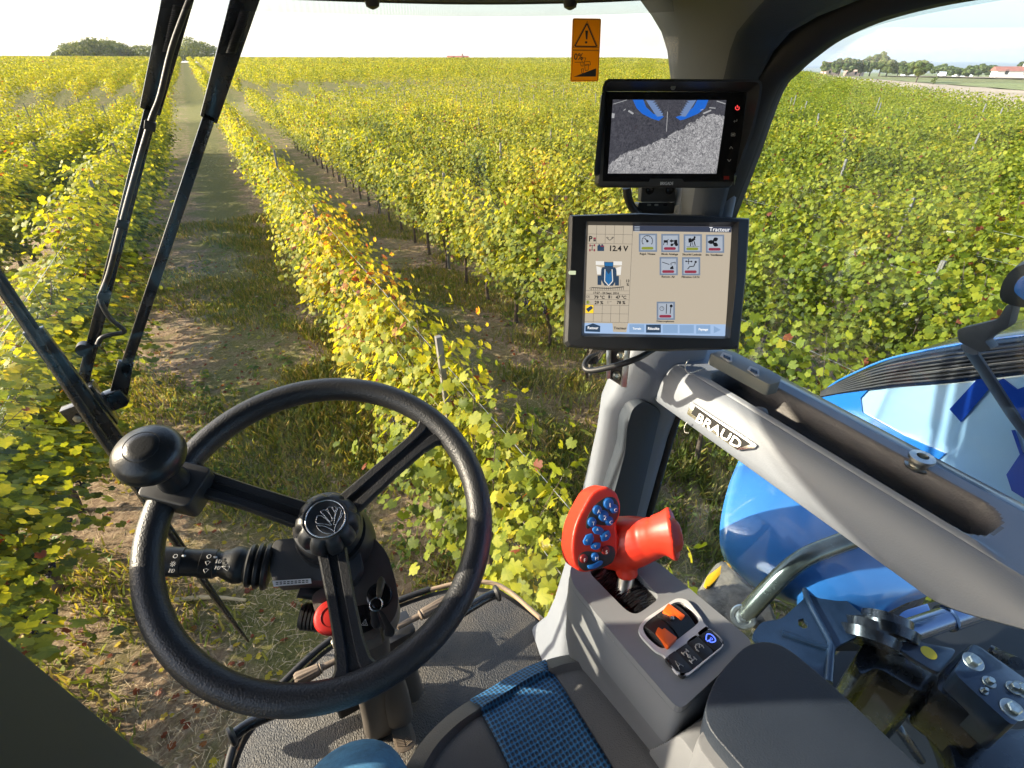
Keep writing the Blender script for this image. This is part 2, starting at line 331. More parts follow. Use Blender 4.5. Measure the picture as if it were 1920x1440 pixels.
# ------------------------------------------------------------ terrain
def ss(a, b, x): t = np.clip((x-a)/(b-a), 0, 1); return t*t*(3-2*t)
def hgt(x, y):
    x = np.asarray(x, float); y = np.asarray(y, float)
    d = np.hypot(x, y); th = np.degrees(np.arctan2(x, y))
    w = 1-ss(38, 60, th)
    a = 1.2*ss(44, 70, d)+2.55*ss(66, 270, d) - 1.2*ss(300, 420, d) - 8*ss(500, 1500, d)
    b = -4.5*ss(180, 500, d) - 12*ss(500, 1600, d) - 30*ss(1500, 4000, d)
    h = a*w + b*(1-w)
    h = h - .07*np.clip(-x-2.6, 0, 12)*(1-ss(20, 60, d))
    return h + .05*np.sin(x*.9+1)*np.sin(y*.23)*ss(3, 12, d)
def H(x, y): return float(hgt(x, y))
def ground_mat():
    m = mat('vineyard_soil', (.2, .15, .1), .95); t, b, o = nodes(m)
    tc = t.nodes.new('ShaderNodeTexCoord')
    def noise(s, d=8, dist=0, rr=.6):
        n = t.nodes.new('ShaderNodeTexNoise'); n.inputs['Scale'].default_value = s; n.inputs['Detail'].default_value = d
        n.inputs['Roughness'].default_value = rr; n.inputs['Distortion'].default_value = dist; t.links.new(tc.outputs['Object'], n.inputs['Vector']); return n
    def ramp(src, st):
        r = t.nodes.new('ShaderNodeValToRGB'); e = r.color_ramp.elements
        e[0].position = st[0][0]; e[0].color = (*st[0][1], 1); e[1].position = st[-1][0]; e[1].color = (*st[-1][1], 1)
        for p, c in st[1:-1]: q = e.new(p); q.color = (*c, 1)
        t.links.new(src, r.inputs[0]); return r
    n1 = noise(1.9, 10, .6, .68); n2 = noise(14, 10, .4, .7); n3 = noise(60, 6, .5, .7)
    soil = ramp(n2.outputs[0], [(.30, (.14, .085, .045)), (.48, (.32, .21, .12)), (.66, (.54, .40, .25))])
    grs = ramp(n3.outputs[0], [(.3, (.085, .085, .02)), (.5, (.19, .185, .04)), (.7, (.34, .28, .09))])
    # grass in the lanes (world x modulo the row spacing), bare soil under the vines and in wheel tracks
    sx = t.nodes.new('ShaderNodeSeparateXYZ'); t.links.new(tc.outputs['Object'], sx.inputs[0])
    def mth(op, a, b=None, c=None):
        q = t.nodes.new('ShaderNodeMath'); q.operation = op
        for i_, w_ in enumerate((a, b, c)):
            if w_ is None: continue
            if isinstance(w_, (int, float)): q.inputs[i_].default_value = w_
            else: t.links.new(w_, q.inputs[i_])
        return q.outputs[0]
    # a green strip in the middle of each lane, worn tracks beside it
    fr_ = mth('FRACT', mth('MULTIPLY_ADD', sx.outputs[0], 1/2.6, 10-1.1/2.6)); dd_ = mth('ABSOLUTE', mth('SUBTRACT', fr_, .5))
    ms = t.nodes.new('ShaderNodeMapRange'); ms.inputs[1].default_value = .12; ms.inputs[2].default_value = .32; ms.inputs[3].default_value = .13; ms.inputs[4].default_value = -.05; t.links.new(dd_, ms.inputs[0])
    fd = t.nodes.new('ShaderNodeMapRange'); fd.inputs[1].default_value = 8; fd.inputs[2].default_value = 45; fd.inputs[3].default_value = 0; fd.inputs[4].default_value = .16; t.links.new(sx.outputs[1], fd.inputs[0])
    k = ramp(mth('ADD', mth('ADD', n1.outputs[0], ms.outputs[0]), fd.outputs[0]), [(.43, (0, 0, 0)), (.62, (1, 1, 1))])
    mx = t.nodes.new('ShaderNodeMixRGB'); t.links.new(k.outputs[0], mx.inputs[0]); t.links.new(soil.outputs[0], mx.inputs[1]); t.links.new(grs.outputs[0], mx.inputs[2])
    t.links.new(mx.outputs[0], b.inputs['Base Color'])
    bp = t.nodes.new('ShaderNodeBump'); bp.inputs['Distance'].default_value = .10; bp.inputs['Strength'].default_value = 1
    t.links.new(n2.outputs[0], bp.inputs['Height']); bp2 = t.nodes.new('ShaderNodeBump'); bp2.inputs['Distance'].default_value = .02
    t.links.new(n3.outputs[0], bp2.inputs['Height']); t.links.new(bp.outputs[0], bp2.inputs['Normal']); t.links.new(bp2.outputs[0], b.inputs['Normal'])
    return m
def polar_ground():
    rr = np.concatenate([[0.0], np.geomspace(.6, 9000, 130)]); na = 240
    A = np.linspace(0, 2*np.pi, na, endpoint=False); vs = [(0, 0, 0)]
    for r in rr[1:]:
        x = r*np.sin(A); y = r*np.cos(A); z = hgt(x, y); vs += list(zip(x, y, z))
    fs = [(0, 1+(k+1) % na, 1+k) for k in range(na)]
    for i in range(len(rr)-2):
        b = 1+i*na; c = b+na
        fs += [(b+k, b+(k+1) % na, c+(k+1) % na, c+k) for k in range(na)]
    me = bpy.data.meshes.new('ground'); me.from_pydata(vs, [], fs); me.update()
    o = link('ground', me, ground_mat(), angle=180); o['kind'] = 'structure'
polar_ground()
def strip(name, pts, mt, dz=.05, n=40, m=14):
    """field sheet over the terrain between two polylines: pts=[(near a, near b, far a, far b)]"""
    (ax, ay), (bx, by), (cx, cy), (dx, dy) = pts; vs = []
    for i in range(n+1):
        for j in range(m+1):
            s = i/n; q = j/m
            x = (ax*(1-s)+bx*s)*(1-q)+(cx*(1-s)+dx*s)*q; y = (ay*(1-s)+by*s)*(1-q)+(cy*(1-s)+dy*s)*q
            vs.append((x, y, H(x, y)+dz))
    fs = [(i*(m+1)+j, (i+1)*(m+1)+j, (i+1)*(m+1)+j+1, i*(m+1)+j+1) for i in range(n) for j in range(m)]
    me = bpy.data.meshes.new(name); me.from_pydata(vs, [], fs); me.update()
    o = link(name, me, mt, angle=180); o['kind'] = 'structure'; return o
M['tan'] = mat('ploughed_earth', (.46, .33, .21), .95, var=.15, vscale=.08, bump=.4, bscale=3)
M['meadow'] = mat('meadow', (.22, .22, .06), .95, var=.3, vscale=.05, bump=.5, bscale=2)
strip('ploughed_field', [(175, 138), (42, 6), (208, 150), (76, 6)], M['tan'], .12)
strip('meadow', [(209, 151), (77, 4), (1500, 1400), (1500, -300)], M['meadow'], .12)
strip('far_field', [(210, 120), (170, 40), (300, 175), (300, 60)], M['tan'], .3)
# far hills
def hills():
    vs = []; fs = []; n = 120
    for i in range(n+1):
        a = math.radians(-30+130*i/n); d = 7000
        h = -40+150*ss(50, 75, np.degrees(a))*(.6+.25*math.sin(a*9)+.15*math.sin(a*23+1))
        x = d*math.sin(a); y = d*math.cos(a); x2 = 1.25*x; y2 = 1.25*y
        vs += [(x*.9, y*.9, -80), (x, y, float(h)*.6-20), (x2, y2, float(h)), (x2*1.05, y2*1.05, -80)]
    for i in range(n):
        for k in range(3): fs.append((4*i+k, 4*i+4+k, 4*i+5+k, 4*i+1+k))
    me = bpy.data.meshes.new('hills'); me.from_pydata(vs, [], fs); me.update()
    o = link('hills', me, mat('wooded_hill', (.07, .10, .06), .95, var=.3, vscale=.004), angle=180); o['kind'] = 'structure'
hills()

# ------------------------------------------------------------ leaves
LOBE = np.array([(0, -.06), (.17, -.30), (.38, -.20), (.38, -.02), (.52, .14), (.42, .28), (.36, .44), (.17, .46), (0, .70), (-.15, .48), (-.34, .42), (-.40, .27), (-.50, .12), (-.36, -.04), (-.36, -.22), (-.15, -.30)])
def leaf_arrays(pos, nrm, size, shape=LOBE, curl=.22):
    """lobed leaves as triangle fans"""
    n = len(pos); k = len(shape); nrm = nrm/np.linalg.norm(nrm, axis=1, keepdims=True)
    dn = np.stack([rng.normal(0, .5, n), rng.normal(0, .5, n), -1-rng.random(n)*.4], 1)   # leaf tips hang down
    t = dn-nrm*(dn*nrm).sum(1, keepdims=True); t /= np.linalg.norm(t, axis=1, keepdims=True)
    s = np.cross(nrm, t); sh = shape-np.array([0, .15]); r2 = (sh**2).sum(1)
    cv = rng.normal(curl, .18, n)
    P = pos[:, None]+size[:, None, None]*(sh[None, :, :1]*s[:, None]+sh[None, :, 1:]*t[:, None]-nrm[:, None]*(r2[None, :, None]*cv[:, None, None]*1.2))
    C = pos[:, None]
    v = np.concatenate([C, P], 1).reshape(-1, 3)
    base = np.arange(n)[:, None, None]*(k+1); i = np.arange(k)
    tri = np.stack([np.zeros(k, int), 1+i, 1+(i+1) % k], 1)[None]+base
    return v, tri.reshape(-1, 3), k
def quad_arrays(pos, nrm, size, asp=.8):
    n = len(pos); nrm = nrm/np.linalg.norm(nrm, axis=1, keepdims=True)
    d = rng.normal(0, 1, (n, 3)); t = d-nrm*(d*nrm).sum(1, keepdims=True); t /= np.linalg.norm(t, axis=1, keepdims=True); s = np.cross(nrm, t)
    sz = size[:, None]
    a = pos-t*sz*.5; b = pos+s*sz*.42*asp+nrm*sz*.12; c = pos+t*sz*.5; e = pos-s*sz*.42*asp+nrm*sz*.12
    v = np.stack([a, b, c, e], 1).reshape(-1, 3); f = np.arange(4*n).reshape(-1, 4); return v, f, 1
def np_mesh(name, v, f, tint=None):
    me = bpy.data.meshes.new(name); me.vertices.add(len(v)); me.vertices.foreach_set('co', np.asarray(v, np.float32).ravel())
    k = f.shape[1]; me.loops.add(f.size); me.loops.foreach_set('vertex_index', f.astype(np.int32).ravel())
    me.polygons.add(len(f)); me.polygons.foreach_set('loop_start', np.arange(0, f.size, k, dtype=np.int32))
    me.update(calc_edges=True)
    if tint is not None:
        a = me.attributes.new('tint', 'FLOAT', 'FACE'); a.data.foreach_set('value', np.asarray(tint, np.float32))
    return me
def tint_rand(n, hi=.0):
    t = .08+rng.beta(3.4, 3.8, n)*.66+hi
    r = rng.random(n); t = np.where(r > .985, .97+rng.random(n)*.15, t); return t
def vine_foliage(n, L=1.05):
    # clumps along the hedge
    nc = 26; cx = rng.normal(0, .16, nc); cy = rng.uniform(-L/2, L/2, nc); cz = rng.uniform(.62, 1.62, nc); ct = rng.normal(0, .09, nc)
    w = rng.random(nc)+.3; k = rng.choice(nc, n, p=w/w.sum())
    pos = np.stack([cx[k]+rng.normal(0, .12, n), cy[k]+rng.normal(0, .15, n), cz[k]+rng.normal(0, .14, n)], 1)
    sh = rng.random(n) < .07; pos[sh, 2] = rng.uniform(1.6, 1.98, sh.sum()); pos[sh, 0] += rng.normal(0, .12, sh.sum())
    pos[:, 2] = np.clip(pos[:, 2], .5, 2.05)
    side = np.sign(pos[:, 0]+rng.normal(0, .08, n)); side[side == 0] = 1
    nrm = np.stack([side*rng.uniform(.3, 1.1, n), rng.normal(0, .55, n), rng.uniform(.15, 1.1, n)], 1)
    size = rng.uniform(.038, .096, n)
    v, f, kk = leaf_arrays(pos, nrm, size)
    tn = tint_rand(n)+ct[k]+(pos[:, 2]-1.2)*.10
    return np_mesh('foliage', v, f, np.repeat(tn, kk)+rng.normal(0, .035, n*kk))
def vine_trunk():
    bm = bmesh.new(); x = random.uniform(-.04, .04)
    P = [V(0, 0, -.1), V(x, random.uniform(-.04, .04), .3), V(-x, random.uniform(-.05, .05), .65), V(x*.5, 0, .9)]
    add_tube(bm, P, [.035, .026, .024, .02], 7, spline=3)
    for s in (-1, 1): add_tube(bm, [V(x*.5, 0, .88), V(0, s*.2, .96), V(.01, s*.5, .95)], [.018, .013, .010], 6, spline=3)
    for k in range(6):
        y = -.45+.18*k+random.uniform(-.05, .05)
        add_tube(bm, [V(0, y, .95), V(random.uniform(-.12, .12), y+random.uniform(-.1, .1), 1.4), V(random.uniform(-.22, .22), y+random.uniform(-.2, .2), random.uniform(1.7, 2.0))], [.006, .004, .002], 4, spline=2)
    me = bpy.data.meshes.new('trunk'); bm.to_mesh(me); bm.free(); return me
def cluster_mesh():
    bm = bmesh.new(); n = 46; add_tube(bm, [V(0, 0, .03), V(0, 0, -.13)], [.008, .004], 6)
    for i in range(n):
        t = random.random(); r = .035*(1-t*.75); a = random.uniform(0, 6.28)
        add_lathe(bm, V(r*math.cos(a), r*math.sin(a), -.13*t), V(0, 0, 1), [(-.008, 0), (-.0045, .0068), (.003, .0078), (.008, 0)], 7)
    me = bpy.data.meshes.new('grapes'); bm.to_mesh(me); bm.free(); return me
FOL = [vine_foliage(1550) for _ in range(7)]; TRK = [vine_trunk() for _ in range(5)]; GRP = [cluster_mesh() for _ in range(2)]
for m_ in FOL:
    m_.materials.append(M['leaf'])
for m_ in TRK:
    m_.materials.append(M['bark']); m_.polygons.foreach_set('use_smooth', [True]*len(m_.polygons))
for m_ in GRP:
    m_.materials.append(M['grape']); m_.polygons.foreach_set('use_smooth', [True]*len(m_.polygons))
SP = 2.6; X0 = 1.1
rows = {0: -1.7}
def row_x(k): return X0+SP*(k-1) if k > 0 else -1.98+2.05*k          # k=1 first right of the lane, k=0 first left
def proj(x, y, z):
    p = np.array([x, y, z-EYE]); d = p@cFw
    return (960+FOC*(p@cR)/d, 720-FOC*(p@cUp)/d, d) if d > .05 else (1e9, 1e9, d)
def gap_y(x): return 54+.36*x
ORD = ['first', 'second', 'third', 'fourth', 'fifth', 'sixth', 'seventh', 'eighth', 'ninth', 'tenth', 'eleventh', 'twelfth', 'thirteenth', 'fourteenth', 'fifteenth', 'sixteenth', 'seventeenth', 'eighteenth', 'nineteenth', 'twentieth']
cand = []
for k in range(-14, 22):
    x = row_x(k)
    for j in range(-3, 60):
        y = j*1.0+(k*.37) % 1; d = math.hypot(x, y)
        vis = False
        for z in (.3, 1.9):
            for dy in (-.6, .6):
                u, v, dd = proj(x, y+dy, z)
                if -30 < u < 1950 and v < 1600 and dd > 0: vis = True
        if vis and d < 42: cand.append((d, k, x, y))
cand = [c for c in cand if abs(c[3]-gap_y(c[2])) > 4.5]; cand.sort(); cand = cand[:300]; placed = {(k, round(y, 2)) for d, k, x, y in cand}
def ordn(n):
    return ORD[n-1] if n <= 20 else ('twenty-' if n < 30 else ('thirty-' if n < 40 else 'forty-'))+{0: 'tieth'}.get(n % 10, ORD[n % 10-1]) if n % 10 else {30: 'thirtieth', 40: 'fortieth'}[n]
CNT = {}
def vine(x, y, k, d):
    side = 'right' if k > 0 else 'left'; n = k if k > 0 else 1-k; CNT[k] = CNT.get(k, 0)+1
    o = empty('grape_vine', (x, y, H(x, y)), 'grapevine, %s nearest in the %s row %s of the grassy lane' % (ordn(CNT[k]), ORD[n-1], side), 'grapevine', 'grapevines in the %s row %s of the grassy lane' % (ORD[n-1], side))
    o.rotation_euler.z = math.pi*random.choice((0, 1))+random.uniform(-.05, .05); s = random.uniform(.92, 1.07)
    hs = s*(.93 if k == 1 else (.84 if k == 0 and y < 9 else (.93 if k < 0 else 1.0)))
    o.scale = (s*(.98 if k == 1 else (1.4 if k < 1 else 1.05)), 1, hs)
    f = bpy.data.objects.new('foliage', random.choice(FOL)); f.parent = o; f.color = (1-(.03 if k == 1 else (-.05 if k < 1 else 0))-(.20 if (k == 1 and CNT[k] in (7, 9)) or random.random() < .02 else 0), 1, 1, 1); COL.objects.link(f)
    t = bpy.data.objects.new('trunk', random.choice(TRK)); t.parent = o; COL.objects.link(t)
    if d < 7:
        for q in range(4):
            g = bpy.data.objects.new('grape_cluster', random.choice(GRP)); g.parent = o; COL.objects.link(g)
            g.location = (random.choice((-1, 1))*random.uniform(.14, .24), random.uniform(-.45, .45), random.uniform(.72, 1.0)); g.scale = (1.2,)*3
for d, k, x, y in cand: vine(x, y, k, d)
# the rest of the vineyard as one mass
def far_rows():
    P = []; N = []; Z = []
    line = lambda x, y: (x-52)*(80-18)-(y-18)*(118-52)      # >0 : beyond the ploughed field's near edge
    for k in range(-40, 90):
        x = row_x(k)
        js = np.arange(-4, 290, 1.0)
        ys = js+(k*.37) % 1
        near = np.array([(k, round(float(y), 2)) in placed for y in ys])
        d = np.hypot(x, ys); th = np.degrees(np.arctan2(x, ys))
        ok = (~near) & (th > -17) & (th < 82) & (d > 12) & (d < 285) & (np.abs(ys-gap_y(x)) > 4.5)
        ok &= np.array([line(x+4, y) < 0 for y in ys])
        for y, dd in zip(ys[ok], d[ok]):
            n = 220 if dd < 45 else (120 if dd < 80 else (60 if dd < 140 else 30)); sz = .11 if dd < 45 else (.155 if dd < 80 else (.23 if dd < 140 else .35))
            c = rng.normal(0, .10, 7); ci = rng.integers(0, 7, n)
            p = np.stack([x+rng.normal(0, .22, n)+c[ci], y+rng.uniform(-.55, .55, n), rng.uniform(.55, 1.75, n)+c[ci]*.8], 1)
            s = np.sign(p[:, 0]-x)
            P.append(p); N.append(np.stack([s*rng.uniform(.1, 1, n), rng.normal(0, .5, n), rng.uniform(.2, 1.2, n)], 1)); Z.append(rng.uniform(.75, 1.25, n)*sz)
    P = np.concatenate(P); N = np.concatenate(N); Z = np.concatenate(Z); P[:, 2] += hgt(P[:, 0], P[:, 1])
    v, f, _ = quad_arrays(P, N, Z)
    me = np_mesh('vine_rows', v, f, tint_rand(len(P), .03)); me.materials.append(M['leaf'])
    o = bpy.data.objects.new('distant_vine_rows', me); COL.objects.link(o)
    tag(o, 'far rows of yellow green grapevines running to the crest of the field', 'vineyard', kind='stuff'); print('far quads', len(f))
far_rows()
# posts and wires
pm = bmesh.new(); add_box(pm, (-.022, -.022, -.3), (.022, .022, 1.86), .004); me_ = bpy.data.meshes.new('post'); pm.to_mesh(me_); pm.free(); me_.materials.append(M['post'])
pc = 0
for k in range(-6, 14):
    x = row_x(k)
    for j in range(0, 12):
        y = 1.3+5*j+(k*1.7) % 4; u, v, dd = proj(x, y, 1.8)
        if dd > 0 and -20 < u < 1940 and math.hypot(x, y) < 46 and abs(y-gap_y(x)) > 4:
            o = bpy.data.objects.new('vineyard_post', me_); COL.objects.link(o); o.location = (x+.03, y, H(x, y)); o.rotation_euler = (random.uniform(-.04, .04), random.uniform(-.05, .05), 0); o.scale.z = random.uniform(1.0, 1.08)
            n = k if k > 0 else 1-k
            CNT['p', k] = CNT.get(('p', k), 0)+1; tag(o, 'grey stake, %s nearest in the %s vine row %s of the lane' % (ordn(CNT['p', k]), ORD[n-1], 'right' if k > 0 else 'left'), 'post', 'grey stakes in the %s vine row %s of the lane' % (ORD[n-1], 'right' if k > 0 else 'left')); pc += 1
for k in range(-2, 5):
    x = row_x(k); n = k if k > 0 else 1-k; bm = bmesh.new()
    for z, dx in ((.93, 0), (1.35, .06), (1.35, -.06), (1.68, .04)):
        add_tube(bm, [V(x+dx, y, z+.01*math.sin(y)+H(x, y)) for y in range(-2, 50, 4)], .0022, 5)
    tag(finish('trellis_wires', bm, M['wire']), 'thin wires strung along the %s vine row %s of the lane' % (ORD[n-1], 'right' if k > 0 else 'left'), 'wires')

# ------------------------------------------------------------ grass, weeds, straw
def litter():
    def scatter(n, rmax=16):
        out = []
        while sum(len(o) for o in out) < n:
            r = rmax*rng.random(n*2)**.75+.2; a = np.radians(rng.uniform(-60, 100, n*2)); x = r*np.sin(a); y = r*np.cos(a)
            ins = []
            for i in range(0, n*2):
                pass
            p = np.stack([x, y, np.full_like(x, -EYE)], 1); d = p@cFw; u = 960+FOC*(p@cR)/d; v = 720-FOC*(p@cUp)/d
            ok = (d > .1) & (u > -60) & (u < 1980) & (v < 1500)
            out.append(np.stack([x[ok], y[ok]], 1))
        return np.concatenate(out)[:n]
    def patch(xy, s=.9, ph=0):  # cheap smooth noise
        x, y = xy[:, 0]*s, xy[:, 1]*s
        return np.sin(x*2.1+1.3*np.sin(y*1.7+ph))+np.sin(y*1.3+1.9*np.sin(x*1.1+2+ph))+.6*np.sin(x*5.1+y*4.3+ph)
    # blades
    xy = scatter(260000); lane = np.abs(((xy[:, 0]+.33-X0+SP*.5+.0) % SP)-SP*.5)
    pr = patch(xy); keep = (pr+rng.normal(0, .5, len(xy)) > -.05); xy = xy[keep]; n = len(xy)
    h = rng.uniform(.03, .11, n)*(1+.5*(patch(xy, .5, 2) > .8)); a = rng.uniform(0, 6.28, n); w = h*.07+.0016; ln = rng.uniform(.2, .9, n)
    z = hgt(xy[:, 0], xy[:, 1]); b = np.stack([xy[:, 0], xy[:, 1], z-.003], 1)
    s = np.stack([np.cos(a), np.sin(a), 0*a], 1)*w[:, None]; t = np.stack([-np.sin(a)*h*ln, np.cos(a)*h*ln, h], 1)
    mid = b+t*.5+np.stack([0*h, 0*h, h*.15], 1)
    v = np.stack([b-s, b+s, mid+s*.8, b+t, mid-s*.8], 1).reshape(-1, 3); f = np.arange(5*n).reshape(-1, 5)
    me = np_mesh('grass', v, f, rng.beta(2, 2.4, n)); me.materials.append(M['grass'])
    tag(link('grass', me, None, smooth=False), 'short green grass growing in the lanes between the vine rows', 'grass', kind='stuff')
    # broad weeds in rosettes
    c = scatter(4200, 14); c = c[patch(c, .8, 1)+rng.normal(0, .6, len(c)) > .2]
    P = []; N = []; Z = []
    for x, y in c:
        m = rng.integers(5, 12); aa = rng.uniform(0, 6.28, m); rr = rng.uniform(.01, .09, m)
        P.append(np.stack([x+rr*np.cos(aa), y+rr*np.sin(aa), H(x, y)+rng.uniform(.01, .07, m)], 1)); N.append(np.stack([np.cos(aa)*.5, np.sin(aa)*.5, np.ones(m)], 1)); Z.append(rng.uniform(.03, .085, m))
    P = np.concatenate(P); v, f, _ = quad_arrays(P, np.concatenate(N), np.concatenate(Z), .7)
    me = np_mesh('weeds', v, f, rng.random(len(f))); me.materials.append(M['weed'])
    tag(link('weeds', me, None, smooth=False), 'low broad leaved weeds scattered over the lanes', 'weeds', kind='stuff')
    # fallen leaves and straw
    xy = scatter(60000, 13); n = len(xy); a = rng.uniform(0, 3.14, n); L = rng.uniform(.008, .05, n)*(1+(rng.random(n) > .97)); w = .0007+rng.random(n)*.0012
    z = hgt(xy[:, 0], xy[:, 1])+rng.uniform(.003, .02, n); c = np.stack([xy[:, 0], xy[:, 1], z], 1)
    d = np.stack([np.cos(a), np.sin(a), rng.normal(0, .15, n)], 1)*L[:, None]; s = np.stack([-np.sin(a), np.cos(a), 0*a], 1)*w[:, None]
    v = np.stack([c-d-s, c+d-s, c+d+s, c-d+s], 1).reshape(-1, 3)
    me = np_mesh('straw', v, np.arange(4*n).reshape(-1, 4)); me.materials.append(M['straw'])
    tag(link('straw_litter', me, None, smooth=False), 'dry straw and twigs lying over the bare soil', 'straw', kind='stuff')
    c = scatter(9000, 12); c = c[patch(c, 1.3, 4) > -.2]; n = len(c); rr = rng.uniform(.005, .02, n)*(1+(rng.random(n) > .96)*1.2)
    oc = np.array([(1, 0, 0), (-1, 0, 0), (0, 1, 0), (0, -1, 0), (0, 0, .8), (0, 0, -.5)], float); ft = np.array([(0, 2, 4), (2, 1, 4), (1, 3, 4), (3, 0, 4), (2, 0, 5), (1, 2, 5), (3, 1, 5), (0, 3, 5)])
    v = (oc[None]*rng.uniform(.6, 1.3, (n, 6, 1))+rng.normal(0, .2, (n, 6, 3)))*rr[:, None, None]; v[:, :, 0] += c[:, :1]; v[:, :, 1] += c[:, 1:]; v[:, :, 2] += hgt(c[:, 0], c[:, 1])[:, None]
    me = np_mesh('clods', v.reshape(-1, 3), (ft[None]+np.arange(n)[:, None, None]*6).reshape(-1, 3)); me.materials.append(mat('soil_clod', (.38, .27, .17), .95, var=.4, vscale=8, bump=.5, bscale=80))
    tag(link('soil_clods', me, None), 'small clods and stones lying on the bare soil', 'clods', kind='stuff')
    xy = scatter(4500, 13); n = len(xy); P = np.stack([xy[:, 0], xy[:, 1], hgt(xy[:, 0], xy[:, 1])+.012], 1)
    v, f, kk = leaf_arrays(P, np.stack([rng.normal(0, .3, n), rng.normal(0, .3, n), np.ones(n)], 1), rng.uniform(.025, .06, n))
    me = np_mesh('fallen', v, f, np.repeat(rng.uniform(.7, 1.15, n), kk)); me.materials.append(M['leaf'])
    tag(link('fallen_leaves', me, None, smooth=False), 'yellow and brown vine leaves fallen on the soil', 'fallen leaves', kind='stuff')
litter()
P_ = aZ(330, 1128, -EYE); Q_ = aZ(462, 1128, -EYE)
tag(tube('fallen_stick', [P_+V(0, 0, .02), (P_+Q_)*.5+V(0, .02, .03), Q_+V(0, 0, .02)], [.02, .017, .012], M['straw'], seg=7, spline=4), 'pale dry stick lying on the soil behind the wheel rim', 'stick')

# ------------------------------------------------------------ trees and houses far away
def tree(u, v, d, h, w, label, group=None, dark=0.0, n=1800):
    """base at pixel column u; stands on the terrain at distance d"""
    r = ray(u, v); L = math.hypot(r.x, r.y); x = r.x/L*d; y = r.y/L*d; z = H(x, y)
    o = empty('tree', (x, y, z), label, 'tree', group)
    bm = bmesh.new(); add_tube(bm, [V(0, 0, -.5), V(.1, 0, h*.3), V(-.1, .1, h*.7)], [h*.035, h*.028, h*.01], 7, spline=3)
    for k in range(5):
        a = k*1.3; add_tube(bm, [V(0, 0, h*(.28+.08*k)), V(math.cos(a)*w*.3, math.sin(a)*w*.3, h*(.5+.08*k))], [h*.014, h*.006], 5)
    me = bpy.data.meshes.new('trunk'); bm.to_mesh(me); bm.free(); me.materials.append(M['bark']); t = bpy.data.objects.new('trunk', me); COL.objects.link(t); t.parent = o
    nc = 18; cc = rng.normal(0, 1, (nc, 3)); cc /= np.linalg.norm(cc, axis=1, keepdims=True); cc *= rng.random((nc, 1))**.4*.75
    k = rng.integers(0, nc, n); dd = rng.normal(0, 1, (n, 3)); dd /= np.linalg.norm(dd, axis=1, keepdims=True)
    p = (cc[k]+dd*.28*rng.uniform(.7, 1, (n, 1)))*np.array([w*.5, w*.5, h*.42])+np.array([0, 0, h*.57])
    vv, f, _ = quad_arrays(p, dd+rng.normal(0, .4, (n, 3)), rng.uniform(.10, .20, n)*math.sqrt(w*h)*.8)
    me = np_mesh('crown', vv, f, rng.random(n)*.5+rng.random(nc)[k]*.4+.25-dark); me.materials.append(M['tree'])
    c = bpy.data.objects.new('crown', me); COL.objects.link(c); c.parent = o
    return o
TR = [(1543, 11, 6, 'small pale tree at the left end of the farm tree cluster', .1), (1572, 13, 9, 'round green tree in front of the pink farmhouse', .25), (1590, 14, 9, 'bushy tree just right of the pink farmhouse', .2),
      (1612, 13, 8, 'dark dense tree left of the tallest farm trees', .3), (1630, 17, 10, 'tall dark tree in the middle of the farm cluster', .3), (1648, 19, 10, 'tallest pale topped tree of the farm cluster', .0), (1662, 16, 8, 'tall tree just right of the tallest farm tree', .1),
      (1683, 12, 9, 'rounded tree at the right end of the farm cluster', .15), (1700, 10, 8, 'low bushy tree between the farm cluster and the lone tree', .15)]
for u, h, w, lb, dk in TR: tree(u, 140, 330+random.uniform(-15, 15), h*.56, w*1.0, lb, dark=dk)
for u, h, w, lb in [(1757, 8, 10, 'low tree left of the long row of bushes'), (1775, 7, 11, 'wide bush beside the low tree at right'), (1795, 6, 10, 'flat topped bush by the pale fields'), (1815, 7, 8, 'small dark bush left of the white barn'), (1835, 8, 9, 'round dark tree left of the white barn'), (1856, 8, 9, 'dark tree nearest the white barn')]:
    tree(u, 140, 380+random.uniform(-20, 20), h*.8, w, lb, dark=.15)
tree(1722, 140, 150, 4.8, 5.2, 'lone round tree standing on the ploughed field', dark=.1, n=1600)
tree(1752, 150, 138, 1.6, 1.3, 'small sapling beside the white car', dark=.1, n=300)
tree(1918, 145, 300, 8, 7, 'dark tree at the right edge behind the white barn', dark=.3)
def woodland():
    P = []; N = []; Z = []; T = []
    for i in range(90):
        u = random.uniform(112, 424); hh = 4.6+2.6*math.exp(-((u-190)/60)**2)+3.4*math.exp(-((u-365)/36)**2)+random.uniform(-.9, 1.1)
        if u < 130 or u > 405: hh *= .6
        r = ray(u, 110); L = math.hypot(r.x, r.y); d = random.uniform(300, 330); x = r.x/L*d; y = r.y/L*d; z = H(x, y)
        n = 260; dd = rng.normal(0, 1, (n, 3)); dd /= np.linalg.norm(dd, axis=1, keepdims=True)
        P.append(np.array([x, y, z+hh*.5+.8])+dd*np.array([3.4, 3.4, hh*.52])*rng.uniform(.7, 1, (n, 1))); N.append(dd+rng.normal(0, .4, (n, 3))); Z.append(rng.uniform(.5, 1.2, n)); T.append(rng.random(n)*.5+random.random()*.35)
    v, f, _ = quad_arrays(np.concatenate(P), np.concatenate(N), np.concatenate(Z)); me = np_mesh('wood', v, f, np.concatenate(T)); me.materials.append(M['tree'])
    tag(link('distant_wood', me, None, smooth=False), 'band of dark green woodland on the skyline at left', 'woodland', kind='stuff')
woodland()
M['roof'] = mat('clay_roof', (.36, .13, .09), .8, var=.2, vscale=1.5); M['wall_p'] = mat('pink_render', (.55, .36, .28), .85, var=.1, vscale=.5)
M['wall_w'] = mat('white_render', (.78, .76, .72), .85, var=.05, vscale=.5); M['pane'] = mat('window_pane', (.03, .035, .04), .2)
